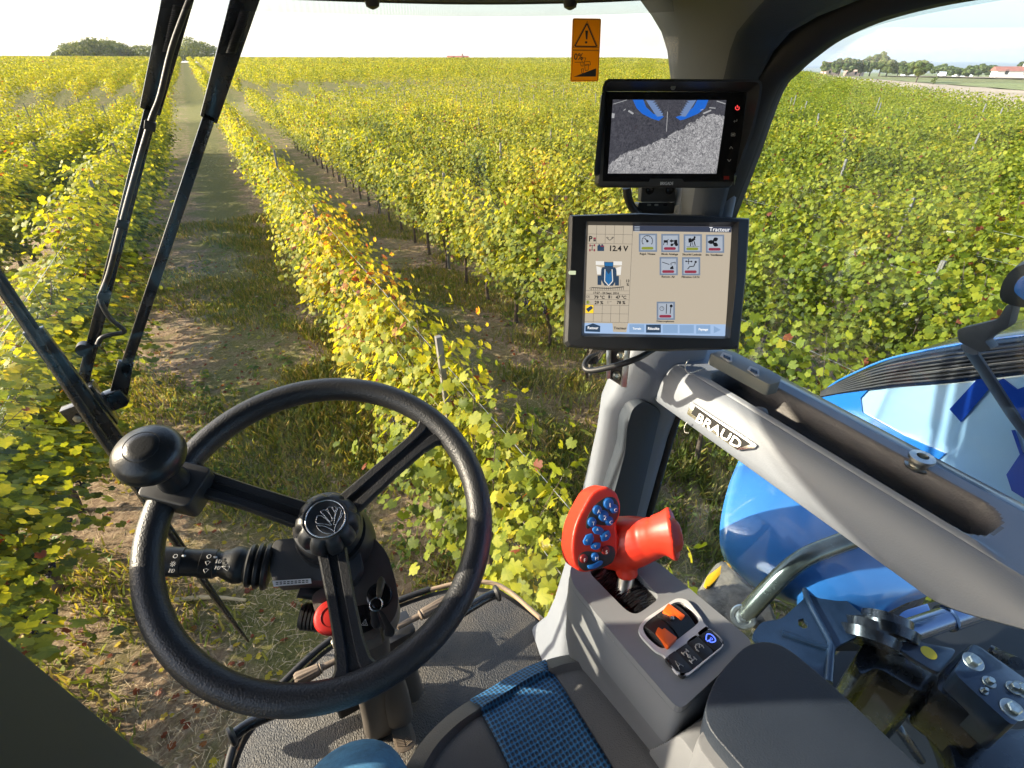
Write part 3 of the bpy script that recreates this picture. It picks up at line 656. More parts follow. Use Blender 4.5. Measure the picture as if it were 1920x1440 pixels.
def house(u, d, w, dp, h, rh, wm, label, rot=0, dz=0):
    if d > 300: w *= .7; dp *= .7; h *= .8; rh *= .7
    r = ray(u, 140); L = math.hypot(r.x, r.y); x = r.x/L*d; y = r.y/L*d; z = H(x, y)+dz
    o = empty('farmhouse', (x, y, z), label, 'house'); R_ = Matrix.Rotation(-math.atan2(x, y)+rot, 4, 'Z'); T_ = Matrix.Translation((x, y, z)) @ R_
    def add(nm, bm, m, par=None):
        ob = finish(nm, bm, m, None, smooth=False); ob.data.transform(R_); ob.parent = par or o; return ob
    b = bmesh.new(); add_box(b, (-w/2, -dp/2, -1), (w/2, dp/2, h)); wl = add('wall', b, wm)
    b = bmesh.new(); e = .5
    add_prism(b, [V(-w/2-e, -dp/2-e, h), V(-w/2-e, dp/2+e, h), V(-w/2-e, 0, h+rh)], V(w+2*e, 0, 0)); rf = add('roof', b, M['roof'])
    b = bmesh.new(); add_box(b, (w*.2, -.3, h+rh*.5), (w*.2+.7, .4, h+rh+.8)); add('chimney', b, wm, rf)
    n = max(2, int(w/3.5))
    for i in range(n):
        a = -w/2+(i+.5)*w/n
        for zz in ([1.0] if h < 4 else [1.0, 3.7]):
            b = bmesh.new(); add_box(b, (a-.45, -dp/2-.06, zz), (a+.45, -dp/2+.05, zz+1.3)); add('window', b, M['pane'])
house(860, 282, 9, 7, 1.4, 1.3, M['wall_p'], 'red roofed farmhouse peeping over the vineyard crest', .1, .0)
house(1556, 345, 10, 9, 5.5, 2.2, M['wall_p'], 'pink farmhouse behind the trees at the left of the farm cluster', .4)
house(1600, 355, 11, 9, 6.0, 2.4, M['wall_p'], 'pink farmhouse half hidden in the middle of the farm trees', -.3)
house(1706, 360, 9, 8, 4.6, 2.0, M['wall_w'], 'small pale house right of the farm trees', .3)
house(1805, 420, 12, 8, 3.2, 2.0, M['wall_w'], 'low pale house beyond the row of bushes', .2)
house(1897, 250, 9.5, 7, 2.0, 1.2, M['wall_w'], 'long white barn with a red roof at the right edge', .25)
def far_car():
    r = ray(1762, 150); L = math.hypot(r.x, r.y); d = 225; x = r.x/L*d; y = r.y/L*d; z = H(x, y)+.15
    o = empty('parked_car', (x, y, z), 'tiny white car parked on the track by the ploughed field', 'car'); R_ = Matrix.Rotation(.6, 4, 'Z')
    def add(nm, bm, m):
        ob = finish(nm, bm, m, None); ob.data.transform(R_); ob.parent = o
    b = bmesh.new(); add_prism(b, [V(-2.1, -.85, .35), V(2.1, -.85, .35), V(2.15, -.85, .8), V(1.1, -.85, .95), V(.5, -.85, 1.45), V(-1.2, -.85, 1.45), V(-2.0, -.85, .95)], V(0, 1.7, 0), .06); add('body', b, M['white'])
    b = bmesh.new(); add_prism(b, [V(.9, -.87, .95), V(.45, -.87, 1.36), V(-1.1, -.87, 1.36), V(-1.7, -.87, .95)], V(0, 1.74, 0)); add('windows', b, M['pane'])
    for sx in (-1.35, 1.35):
        for sy in (-.88, .7):
            b = bmesh.new(); add_lathe(b, V(sx, sy, .33), V(0, 1, 0), [(0, .33), (.2, .33)], 16); add('wheel', b, M['seal'])
far_car()


# ============================================================ THE CAB
def hole_plate(bm, outer, holes, ext, mi=0):
    """flat plate with holes, swept by ext"""
    from mathutils.geometry import tessellate_polygon
    loops = [list(map(Vector, outer))]+[list(map(Vector, h)) for h in holes]
    flat = [p for l in loops for p in l]; tris = tessellate_polygon(loops); ext = Vector(ext)
    a = [bm.verts.new(p) for p in flat]; b = [bm.verts.new(p+ext) for p in flat]
    for t in tris:
        for w in ((a[t[0]], a[t[1]], a[t[2]]), (b[t[2]], b[t[1]], b[t[0]])):
            try: bm.faces.new(w).material_index = mi
            except ValueError: pass
    i0 = 0
    for l in loops:
        n = len(l)
        for i in range(n): bm.faces.new((a[i0+i], a[i0+(i+1) % n], b[i0+(i+1) % n], b[i0+i])).material_index = mi
        i0 += n
def ring_solid(bm, outer, inner, no, ni, back):
    """bevelled frame between two loops of equal length; no/ni raise them, back sweeps to the rear"""
    n = len(outer); L = [[p+back for p in outer], [p+no*.0 for p in outer], [p+no for p in outer], [p+no for p in inner], [p+ni for p in inner]]
    if back.length < 1e-9: L = L[1:]
    Rr = [[bm.verts.new(p) for p in l] for l in L]
    for A, B in zip(Rr, Rr[1:]):
        for i in range(n): bm.faces.new((A[i], A[(i+1) % n], B[(i+1) % n], B[i]))
    if back.length > 1e-9: bm.faces.new(Rr[0][::-1])
def grid_mesh(name, rowsv, mt, parent=None, closed=False, thick=None, angle=60):
    n = len(rowsv[0]); vs = [v for r in rowsv for v in r]; fs = []
    for i in range(len(rowsv)-1):
        for j in range(n if closed else n-1): fs.append((i*n+j, i*n+(j+1) % n, (i+1)*n+(j+1) % n, (i+1)*n+j))
    me = bpy.data.meshes.new(name); me.from_pydata([tuple(v) for v in vs], [], fs); me.update()
    o = link(name, me, mt, parent, angle=angle)
    if thick: m = o.modifiers.new('s', 'SOLIDIFY'); m.thickness = thick; m.offset = -1
    return o
CAB = empty('grape_harvester', rel(0, .3, -1.4), 'grape harvester with a grey trimmed glass cab, blue fender and white side panel', 'harvester')
# windscreen: curved glass
def wcurve(z):
    """plan of the windscreen at height z (eye relative)"""
    top = [(-.72, .60), (-.66, .74), (-.56, .88), (-.4, .97), (-.2, 1.02), (0, 1.03), (.2, 1.02), (.4, .98), (.54, .90), (.64, .79), (.70, .66)]
    bot = [(-.43, .62), (-.41, .74), (-.35, .85), (-.24, .92), (-.12, .97), (0, .995), (.12, 1.0), (.25, .985), (.37, .95), (.46, .86), (.50, .70)]
    t = min(1, max(0, (z+1.36)/.95)); t = t**.8
    return catmull([V(a[0]*t+b[0]*(1-t), a[1]*t+b[1]*(1-t), z+EYE) for a, b in zip(top, bot)], 4)
grid_mesh('windscreen', [wcurve(z) for z in np.linspace(-1.36, .12, 14)], M['glass'], CAB)
def inset(c, d, z=None):
    out = []
    for i, p in enumerate(c):
        t = (c[min(i+1, len(c)-1)]-c[max(i-1, 0)]).normalized(); n = V(t.y, -t.x, 0)
        q = p+n*d; q.z = p.z if z is None else z+EYE; out.append(q)
    return out
hd = wcurve(.09)
grid_mesh('header_trim', [inset(hd, .004, .16), inset(hd, .004, .092), inset(hd, .012, .084), inset(hd, .035, .086), inset(hd, .05, .10), inset(hd, .10, .112), inset(hd, .16, .13), inset(hd, .3, .14)], M['lining'], CAB)
grid_mesh('header_seal', [inset(hd, .0035, .092), inset(hd, .002, .083), inset(hd, .008, .0815), inset(hd, .013, .0845)], M['seal'], CAB)
grid_mesh('frit_band', [inset(hd, .0012, .083), inset(hd, .0012, .066)], M['frit'], CAB)
bm = bmesh.new(); add_box(bm, (-.78, -1.0, .145+EYE), (.80, .70, .22+EYE), .02); add_box(bm, (-.60, .70, .15+EYE), (.62, 1.0, .22+EYE), .02)
finish('roof', bm, M['lining_d'], CAB)
for xx, yy in ((.28, 1.012), (.56, .875)):
    c = rel(xx, yy-.03, .083); lathe('trim_clip', c, V(0, 0, -1), [(0, .012), (.008, .010), (.011, .004), (.012, 0)], M['blk'], CAB, 14)
# right corner pillar, upper part: columns A (glass edge) K (crease) B (trim edge) G (frame edge)
def col(u, v, x=None, y=None): return aX(u, v, x) if x is not None else aY(u, v, y)
rowsP = []
for v, A, K, B in [(470, (1262, .655), (1290, .625), (1352, .655)), (400, (1262, .665), (1290, .63), (1355, .66)), (250, (1262, .68), (1310, .64), (1395, .67)), (145, (1257, .69), (1347, .645), (1424, .68)), (95, (1251, .70), (1356, .64), (1452, .675)),
                   (60, (1240, .71), (1366, .63), (1482, .66)), (30, (1222, .72), (1385, .61), (1535, .64)), (0, (1200, .74), (1405, .59), (1610, .615)), (-60, (1130, .74), (1440, .52), (1760, .56)), (-130, (1000, .72), (1480, .42), (2050, .48))]:
    a = aX(A[0], v, A[1]); k = aX(K[0], v, K[1]); b = aX(B[0], v, B[1])
    rowsP.append(catmull([a, a.lerp(k, .45)+V(-.012, -.012, 0), k, k.lerp(b, .5)+V(-.008, -.004, 0), b], 4))
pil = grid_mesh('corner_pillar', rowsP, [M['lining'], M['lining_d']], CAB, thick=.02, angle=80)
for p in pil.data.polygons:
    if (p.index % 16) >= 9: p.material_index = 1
# side frame (black arch) and dotted band
arch = [(1356, 410, .70), (1400, 290, .70), (1443, 168, .70), (1478, 125, .70), (1515, 92, .70), (1560, 60, .70), (1630, 27, .70), (1720, 0, .70), (1830, -22, .70), (1990, -42, .70), (2300, -60, .70)]
arcI = [(1340, 410), (1385, 290), (1415, 168), (1440, 115), (1470, 70), (1510, 35), (1570, 5), (1650, -30), (1780, -70), (1960, -110), (2280, -150)]
Ga = catmull([aX(u, v, x) for u, v, x in arch], 4); Gi = catmull([aX(u, v, .69) for u, v in arcI], 4)
grid_mesh('side_frame', [Gi, [a.lerp(b, .5)+V(-.006, 0, 0) for a, b in zip(Gi, Ga)], Ga, [p+V(.02, 0, 0) for p in Ga]], M['seal'], CAB, thick=.008, angle=80)
cen = aX(1700, 200, .70)
grid_mesh('frit_band', [[p+V(.006, 0, 0) for p in Ga], [p+V(.006, 0, 0)+(cen-p).normalized()*.014 for p in Ga]], M['frit'], CAB)
prism('side_window', [rel(.722, .60, -.46), rel(.722, .60, .15), rel(.722, -.9, .15), rel(.722, -.9, -.46)], V(.004, 0, 0), M['glass2'], CAB)
prism('lower_side_window', [rel(.668, .60, -.47), rel(.668, -.9, -.47), rel(.61, -.9, -1.35), rel(.61, .60, -1.35)], V(.004, 0, 0), M['glass2'], CAB)
# lower right pillar with foot
sec = []
for z, xa, xb, ya, yb in [(-1.37, .40, .60, .50, .74), (-1.34, .41, .60, .51, .73), (-1.29, .43, .60, .53, .71), (-1.2, .45, .61, .56, .70), (-1.0, .475, .63, .575, .685), (-.8, .49, .645, .575, .675), (-.62, .50, .655, .57, .66), (-.54, .498, .665, .565, .655), (-.50, .505, .68, .55, .65), (-.40, .54, .69, .55, .66), (-.30, .585, .70, .57, .68), (-.18, .62, .71, .58, .70), (-.08, .635, .71, .60, .71)]:
    P4 = [rel(xa+.052, yb, z), rel(xa+.012, ya+.035, z), rel(xa+.062, ya, z), rel(xb-.01, ya-.02, z), rel(xb, ya, z), rel(xb, yb, z)]
    sec.append(rpoly(P4, .02, 3))
bm = bmesh.new(); Rr = [[bm.verts.new(p) for p in s] for s in sec]
for A, B in zip(Rr, Rr[1:]):
    for i in range(len(A)): bm.faces.new((A[i], A[(i+1) % len(A)], B[(i+1) % len(A)], B[i]))
bm.faces.new(Rr[0]); bm.faces.new(Rr[-1][::-1])
finish('lower_pillar', bm, M['grey_trim'], CAB, angle=50)
prism('pillar_shadow', rpoly([aY(u, v, .548) for u, v in ((1176, 800), (1186, 766), (1206, 752), (1228, 762), (1240, 772), (1222, 850), (1195, 965), (1165, 1090), (1140, 1200), (1108, 1200), (1125, 1060), (1150, 930), (1172, 850))], .01, 3), V(.012, .05, 0), M['lining_d'], CAB, .003)  # added dark slab: paints the shadow lying on the pillar's right half
tube('door_seal', [rel(.664, .548, -.50), rel(.655, .556, -.62), rel(.645, .56, -.8), rel(.63, .56, -1.0), rel(.612, .545, -1.2), rel(.60, .52, -1.35)], .008, M['seal'], CAB, spline=3)
# left pillar and rear bulkhead
lp = [(.84, -1.40), (.80, -1.2), (.735, -.71), (.69, -.45), (.70, .15), (.60, .15), (.57, -.45), (.45, -.75), (.12, -1.0), (.05, -1.40)]
prism('left_pillar', [rel(-.44, y, z) for y, z in lp], V(-.05, 0, 0), mat('left_trim', (.020, .024, .030), .6, bump=.2, bscale=500), CAB, .012)
bm = bmesh.new(); add_box(bm, (-.80, -1.0, -1.4+EYE), (.80, -.93, .2+EYE), .01); add_box(bm, (-.76, -.94, -.55+EYE), (-.70, .55, -.45+EYE), .01); add_box(bm, (-.76, -.94, -1.4+EYE), (-.70, .0, -.55+EYE), .01)
finish('rear_bulkhead', bm, M['lining_d'], CAB)
# side rail with tray: one swept panel
def ssf(a, b, x): t = min(1, max(0, (x-a)/(b-a))); return t*t*(3-2*t)
rs = []; NY = 380
for i in range(NY+1):
    y = .575-1.45*(i/NY)**1.25; zb = -.515+.055*ssf(.10, -.02, y); nose = ssf(.575, .545, y); nose = .0 if i == 0 else math.sqrt(max(0, 1-(1-min(1, (.575-y)/.035))**2))
    cx, cz = .65, -.475; P = []
    base = [(.72, zb+.0), (.66, zb-.005), (.60, zb-.004), (.590, zb), (.584, zb+.006), (.585, zb+(-.444-zb)*.28), (.590, zb+(-.444-zb)*.56), (.596, zb+(-.444-zb)*.75), (.603, zb+(-.444-zb)*.90), (.611, -.444), (.616, -.4425)]
    K = 40; topx = [.6165+(.724-.6165)*k/K for k in range(K+1)]
    ty = min(ssf(.485, .455, y), ssf(.095, .135, y))
    for x in topx:
        lip = .004*math.exp(-((x-.622)/.004)**2)*ssf(.52, .46, y)*ssf(.06, .1, y)
        qx = max(0, abs(x-.6635)-.0395+.034); qy = max(0, abs(y-.292)-.197+.034); sd__ = math.hypot(qx, qy)-.034
        dx = ssf(.001, -.011, sd__); slope = 1-.70*ssf(.645, .695, x)
        base.append((x, -.4415+lip-.10*dx*slope))
    base += [(.728, -.45), (.728, zb+.02)]
    for x, z in base: P.append(rel(cx+(x-cx)*(.55+.45*nose), y, cz+(z-cz)*(.55+.45*nose)))
    rs.append(P)
rail = grid_mesh('side_rail', rs, [M['grey_trim'], M['tray']], CAB, closed=True, angle=50)
npr = len(rs[0])
for p in rail.data.polygons:
    x_, y_, z_ = p.center+Vector(CAB.location)
    qx = max(0, abs(x_-.6635)-.0395+.034); qy = max(0, abs(y_-.292)-.197+.034)
    if math.hypot(qx, qy)-.034 < .003 and z_ > EYE-.56 and 12 <= (p.index % npr) <= 50: p.material_index = 1
bm = bmesh.new(); add_prism(bm, [rel(.727, .56, -.446), rel(.727, -.9, -.446), rel(.760, -.9, -.452), rel(.760, .56, -.452)], V(0, 0, -.05), .004); finish('window_sill', bm, M['sheet'], CAB)
c = aZ(1427, 772, -.452); lathe('tray_peg', c+V(-.006, -.006, -.05), V(-.1, 0, 1), [(0, .013), (.052, .013), (.060, .010), (.064, 0)], M['tray'], CAB, 16)
c = aZ(1727, 862, -.435); bo = bmesh.new(); add_lathe(bo, c+V(0, 0, -.012), V(0, 0, 1), [(0, .015), (.003, .015), (.004, .011), (.012, .011), (.013, .015), (.017, .0145), (.018, .007), (.010, .006)], 24); finish('latch_stud', bo, M['steel'], CAB)
# badge on the rail
BF = Fr(rel(.590, .3, -.475), (-.92, 0, .39), (0, -1, 0)).up(.0015)
z6 = lambda X, Y: (1280+X/3, 480+Y/3)
bp = [BF.hit(*z6(*q)) for q in ((52, 820), (425, 1066), (405, 1085), (310, 1092), (28, 888))]
badge = prism('badge', rpoly(bp, .002, 2), BF.n*.003, M['chrome'], CAB, .0008)
BF2 = BF.up(.0032); q = [BF2.hit(*z6(*w)) for w in ((72, 846), (385, 1060), (318, 1078), (48, 886))]
prism('badge_field', q, BF2.n*.0005, mat('badge_black', (.02, .02, .02), .7, spec=.2), badge)
a = BF2.loc(*z6(78, 912)); b = BF2.loc(*z6(318, 1062)); me_ = text_mesh('BRAUD', BF2, a[0], a[1]-.004, .0205, depth=.0010, bold=.0002, c=.001, xs=(b[0]-a[0])/.0640, rot=math.atan2(b[1]-a[1], b[0]-a[0])*.5)
me_.name = 'badge_letters'; link('badge_letters', me_, mat('brushed_metal', (.45, .45, .44), .35, metal=1), badge, smooth=False)
# floor
FL = [(.50, -.9), (.50, .60), (.485, .766), (.43, .885), (.344, .948), (.25, .975), (.153, .985), (.04, .975), (-.083, .943), (-.2, .88), (-.28, .82), (-.31, .76), (-.34, .6), (-.34, -.9)]
prism('cab_floor', [rel(x*1.03, y*1.012, -1.372) for x, y in FL], V(0, 0, -.06), M['seal'], CAB, .004)
tube('floor_edge_trim', [rel(.50, .74, -1.362), rel(.445, .90, -1.362), rel(.35, .965, -1.362), rel(.25, .99, -1.362)], .007, mat('ochre_trim', (.35, .25, .16), .6), CAB, spline=4)
tube('floor_seal', [rel(.25, .993, -1.362), rel(.153, 1.0, -1.362), rel(.04, .99, -1.362), rel(-.085, .96, -1.362), rel(-.21, .895, -1.362), rel(-.29, .835, -1.362), rel(-.325, .76, -1.362), rel(-.35, .6, -1.362), rel(-.35, -.5, -1.362)], .009, M['seal'], CAB, spline=4)
fm = prism('floor_mat', rpoly([rel(x, y-.012, -1.3695) for x, y in FL], .03, 3), V(0, 0, .012), M['floor'], None, .003)
tag(fm, 'textured black rubber mat on the cab floor around the pedals', 'floor mat')

# ------------------------------------------------------------ steering wheel
WF = Fr(rel(.0097, .5433, -.5147), (-.0555, -.4201, .9058), cR)
SW = empty('steering_wheel', WF.o, 'black three spoke steering wheel with a grained rim and a knob at upper left', 'steering wheel')
bm = bmesh.new(); n = 120; R0 = .2065
P = [WF.p(R0*math.cos(2*math.pi*k/n), R0*math.sin(2*math.pi*k/n)) for k in range(n)]
add_tube(bm, P, .0178, 20, closed=True, ref=WF.n, sq=(.98, 1.0)); finish('rim', bm, M['rubber'], SW, angle=180)
def spoke(u, v, w=.0185):
    e = WF.hit(u, v); d = (e-WF.o).normalized(); s = WF.n.cross(d); bm = bmesh.new()
    st = []
    for t, ww, dz in ((.030, 1.0, -.016), (.06, .95, -.012), (.11, .88, -.006), (.16, .92, -.002), (.182, 1.12, 0), (.192, 1.5, 0), (.202, 2.1, 0)):
        c = WF.o+d*t+WF.n*dz; W_ = w*ww
        prof = [(-1, -.5), (-1, .25), (-.86, .5), (-.34, .5), (-.26, .22), (.26, .22), (.34, .5), (.86, .5), (1, .25), (1, -.5), (.6, -.8), (-.6, -.8)]
        st.append([bm.verts.new(c+s*a*W_+WF.n*b*.013) for a, b in prof])
    for A, B in zip(st, st[1:]):
        for i in range(len(A)): bm.faces.new((A[i], A[(i+1) % len(A)], B[(i+1) % len(A)], B[i]))
    bm.faces.new(st[0][::-1]); bm.faces.new(st[-1]); return finish('spoke', bm, M['rubber'], SW, angle=40)
spoke(820, 800); spoke(370, 902); spoke(668, 1275)
hub = lathe('hub', WF.p(0, 0, -.05), WF.n, [(0, .045), (.02, .046), (.034, .044), (.04, .036)], M['blk'], SW, 40)
HC = aD(624, 990, 1.0); HC = WF.hit(616, 985)
def lobes(t, h): return 1-.15*max(0, math.cos(t*2*math.pi*10))**2.5*(1 if .004 < h < .0385 else .3)*(0 if h > .039 else 1)
hk = lathe('hub_knob', HC+WF.n*-.012, WF.n, [(0, .036), (.006, .0395), (.018, .0405), (.03, .038), (.037, .0335), (.0395, .029), (.040, .0275), (.0385, .0265), (.0385, 0)], M['blk'], SW, 80, mod=lobes, angle=60)
EF = Fr(HC+WF.n*.0268, WF.n, cR)
em = bmesh.new(); n = 48; add_tube(em, [EF.p(.0245*math.cos(2*math.pi*k/n), .0245*math.sin(2*math.pi*k/n)) for k in range(n)], .0009, 8, closed=True, ref=EF.n)
finish('emblem_ring', em, M['chrome'], hk, angle=180)
z7 = lambda X, Y: (180+X/3, 760+Y/3)
em = bmesh.new()
def eloop(pts):
    L_ = [EF.hit(*z7(*p)) for p in pts]; L_ = catmull(L_+[L_[0]], 4)[:-1]; add_tube(em, L_, .00042, 5, closed=True, ref=EF.n)
eloop([(1245, 620), (1275, 625), (1325, 672), (1290, 668), (1238, 660)]); eloop([(1262, 598), (1290, 588), (1328, 630), (1318, 655), (1285, 620)])
eloop([(1300, 580), (1322, 572), (1345, 610), (1332, 640), (1315, 610)]); eloop([(1330, 570), (1350, 568), (1345, 600)]); eloop([(1362, 572), (1382, 590), (1355, 660), (1338, 668), (1345, 625)])
eloop([(1392, 598), (1402, 640), (1370, 700), (1342, 715), (1350, 670), (1375, 635)]); eloop([(1240, 675), (1290, 682), (1335, 705), (1335, 722), (1290, 720), (1255, 700)])
finish('emblem', em, M['chrome'], hk, angle=180)
# spinner knob and its clamp
kb = WF.hit(330, 912); rad = (kb-WF.o).normalized(); tan = WF.n.cross(rad)
bm = bmesh.new(); CFm = Fr(WF.o+rad*.197+WF.n*.002, WF.n, rad)
add_prism(bm, rpoly([CFm.p(-.040, -.026, -.018), CFm.p(.026, -.028, -.018), CFm.p(.030, .028, -.018), CFm.p(-.036, .030, -.018)], .008, 3), CFm.n*.040, .005, 3)
clamp = finish('clamp', bm, M['blk'], SW, angle=50)
lathe('clamp_bolt', CFm.p(-.03, 0, -.018), -CFm.n, [(0, .006), (.006, .006), (.007, .004)], M['steel'], clamp, 6)
top = aD(267, 840, .585); basek = CFm.p(-.004, 0, .02); ax = (top-basek).normalized(); Lk = (top-basek).length
lathe('spinner_knob', basek, ax, [(-.01, .0185), (.008, .0185), (.012, .0165), (Lk*.45, .0155), (Lk*.5, .0165), (Lk*.58, .024), (Lk*.66, .034), (Lk*.76, .0385), (Lk*.88, .0375), (Lk*.97, .031), (Lk*1.03, .020), (Lk*1.035, .0192), (Lk*1.032, .0186), (Lk*1.04, .0180), (Lk*1.05, .010), (Lk*1.052, 0)], mat('knob_plastic', (.014, .015, .017), .33, bump=.16, bscale=600, voro=True), SW, 56, angle=60)

# ------------------------------------------------------------ steering column
SC = empty('steering_column', rel(.045, .666, -1.36), 'dark steering column with a stalk, red button, hazard switch and covered shaft on the mat', 'steering column')
def wp(pts, c, sc=z7): return [WF.hit(*(sc(*p) if sc else p), c) for p in pts]
bx = prism('switch_housing', rpoly(wp([(985, 800), (1010, 755), (1160, 742), (1420, 740), (1480, 800), (1500, 900), (1450, 990), (1200, 985), (1000, 1000), (975, 930)], -.052), .006, 3), WF.n*-.045, M['chars'], SC, .004, 3)
ft = WF.up(-.0515); q = [ft.hit(*z7(*p)) for p in ((992, 988), (1205, 972), (1212, 1002), (1002, 1020))]
stk = prism('print_label', wp([(992, 988), (1208, 974), (1214, 1002), (1000, 1020)], -.050), WF.n*.0006, M['white'], bx)
lbm = bmesh.new()
for i in range(9):
    for j in range(2):
        X = 1012+i*21; Y = 994+j*10-i*1.45; add_prism(lbm, wp([(X, Y), (X+14, Y-1), (X+14, Y+4), (X, Y+5)], -.0492), WF.n*.0002)
finish('print_lines', lbm, M['blk'], bx)
prism('cowl', rpoly(wp([(1205, 1060), (1330, 1000), (1480, 930), (1520, 740), (1560, 735), (1640, 830), (1690, 1000), (1705, 1110), (1680, 1200), (1600, 1290), (1480, 1345), (1370, 1335), (1290, 1270), (1230, 1160)], -.085, z7), .014, 4), WF.n*-.085, M['shaft'], SC, .009, 3, angle=60)
lathe('column_collar', WF.p(.002, -.003, -.10), WF.n, [(0, .058), (.03, .055), (.055, .047)], M['blk'], SC, 40)
# boot and stalk
p0 = WF.hit(505, 1062, -.075); p1 = WF.hit(302, 1052, -.055); sd_ = (p1-p0).normalized()
prof = [(0, .028)]
for i in range(3): prof += [(.003+i*.010, .031-.0012*i), (.007+i*.010, .031-.0012*i), (.010+i*.010, .025-.001*i)]
lathe('stalk_boot', p0-sd_*.002, sd_, prof+[(.032, .022), (.036, .024), (.044, .0245), (.050, .022), (.062, .0165), (.066, .015)], M['blk'], SC, 32)
Ls = (p1-p0).length
def knurl(t, h): return 1+.02*(1 if int(t*72) % 2 else 0)*(1 if (Ls-.052 < h < Ls-.001) or (Ls*.50 < h < Ls*.62) else 0)
stalk = lathe('indicator_stalk', p0, sd_, [(.055, .0135), (Ls*.50, .0178), (Ls*.505, .0188), (Ls*.63, .0188), (Ls*.635, .0172), (Ls*.80, .0172), (Ls*.805, .0188), (Ls, .0188), (Ls+.001, .017), (Ls+.001, 0)], M['blk'], SC, 72, mod=knurl)
ST = WF.up(-.0465)
def sym(par, X, Y, kind, s=1.0):
    u_ = z7(X, Y)[0]; ST = WF.up(-.0350-.0195*(u_-302)/203); a, b = ST.loc(*z7(X, Y)); bm = bmesh.new(); r = .0024*s
    if kind == 'o': add_tube(bm, [ST.p(a+r*math.cos(t*.393), b+r*math.sin(t*.393)) for t in range(16)], .0003, 4, closed=True)
    elif kind == 'dot': add_prism(bm, rrect(ST, a, b, .005, .0025, .001), ST.n*.0003)
    elif kind == 'sun':
        add_tube(bm, [ST.p(a+r*.6*math.cos(t*.393), b+r*.6*math.sin(t*.393)) for t in range(16)], .0003, 4, closed=True)
        for t in range(8): add_tube(bm, [ST.p(a+r*k*math.cos(t*.785), b+r*k*math.sin(t*.785)) for k in (.9, 1.5)], .0003, 4)
    elif kind == 'lamp':
        add_tube(bm, [ST.p(a+x*r, b+y*r) for x, y in ((0, -.9), (.9, -.7), (1.2, 0), (.9, .7), (0, .9))], .0003, 4, closed=True)
        for y in (-.7, 0, .7): add_tube(bm, [ST.p(a-.4*r, b+y*r), ST.p(a-1.5*r, b+y*r)], .0003, 4)
    elif kind == 'fan':
        add_tube(bm, [ST.p(a+x*r, b+y*r) for x, y in ((-2.2, 0), (1.5, 2.2), (2, 0), (1.5, -2.2))], .0003, 4, closed=True); add_tube(bm, [ST.p(a-2.2*r, b), ST.p(a+2*r, b)], .0003, 4)
    elif kind == 'drop':
        add_tube(bm, [ST.p(a+x*r, b+y*r) for x, y in ((0, -1.2), (1.3, .8), (0, 1.2), (-1.3, .8))], .0003, 4, closed=True)
    finish('stalk_symbol', bm, M['white'], par, angle=180)
for X, Y, k in ((447, 848, 'o'), (494, 847, 'dot'), (434, 892, 'sun'), (428, 930, 'lamp'), (636, 850, 'o'), (671, 854, 'dot'), (627, 888, 'drop'), (616, 932, 'drop'), (692, 878, 'lamp'), (686, 913, 'lamp'), (730, 908, 'fan')): sym(stalk, X, Y, k)
# red stop button, hazard switch, side plug, ignition
rb = WF.hit(622, 1159, -.083); bt = lathe('stop_button', rb-WF.n*.004, WF.n, [(0, .0215), (.010, .0225), (.013, .021), (.015, .017), (.0152, 0)], M['redbtn'], SC, 40)
RB = Fr(rb+WF.n*.0113, WF.n, cR); bm = bmesh.new()
add_tube(bm, [RB.p(.0125*math.cos(math.radians(t)), .0125*math.sin(math.radians(t))) for t in range(60, 400, 12)], .0006, 4)
add_prism(bm, [RB.p(.009, .0115), RB.p(.013, .0155), RB.p(.0045, .0155)], RB.n*.0008); finish('arrow_mark', bm, M['dred'], bt)
hz = prism('hazard_switch', rpoly([WF.hit(*p, -.083) for p in ((668, 1138), (692, 1134), (700, 1180), (676, 1190))], .003, 3), WF.n*.007, M['blk_gloss'], SC, .0015)
HF = WF.up(-.0755); a, b = HF.loc(684, 1168); bm = bmesh.new()
add_tube(bm, [HF.p(a-.0042, b-.003), HF.p(a+.0042, b-.003), HF.p(a, b+.0045)], .0004, 4, closed=True); add_tube(bm, [HF.p(a-.0018, b-.0016), HF.p(a+.0018, b-.0016), HF.p(a, b+.0016)], .0003, 4, closed=True); finish('warning_triangle', bm, M['white'], hz)
sp = WF.hit(600, 1158, -.12); prof = []
for i in range(5): prof += [(i*.005, .0185), (i*.005+.003, .0185), (i*.005+.0035, .0165)]
lathe('side_plug', sp, (WF.hit(570, 1155, -.12)-sp), [(-.02, .015)]+prof+[(.026, .0165), (.0262, 0)], M['blk'], SC, 32)
ig = WF.hit(712, 1118, -.088); ign = lathe('ignition_lock', ig, WF.n, [(0, .018), (.006, .0175), (.008, .014), (.0085, 0)], M['blk_gloss'], SC, 32)
KF2 = Fr(ig+WF.n*.008, WF.n, cR)
ky = prism('ignition_key', rpoly([KF2.p(-.003, -.004), KF2.p(.003, -.004), KF2.p(.006, .018), KF2.p(.0, .022), KF2.p(-.004, .016)], .002, 3)[:], WF.n*.016, M['key'], None, .0006)
ky.name = 'ignition_key'; tag(ky, 'brass coloured key standing in the ignition lock of the steering column', 'key')
kr = WF.hit(705, 1133, -.066); bm = bmesh.new(); add_tube(bm, [kr+(WF.x*math.cos(t*.2618)+WF.y*math.sin(t*.2618))*.0085 for t in range(24)], .0008, 6, closed=True)
ring = finish('key_ring', bm, M['chrome'], None, angle=180); tag(ring, 'small steel ring with a fob and a flat key hanging from the ignition key', 'key ring')
fb = WF.hit(716, 1165, -.07)
prism('ring_fob', rpoly([WF.hit(*p, -.068) for p in ((694, 1140), (706, 1145), (712, 1170), (704, 1180), (696, 1172))], .003, 3), WF.n*-.006, M['blk'], ring, .0015)
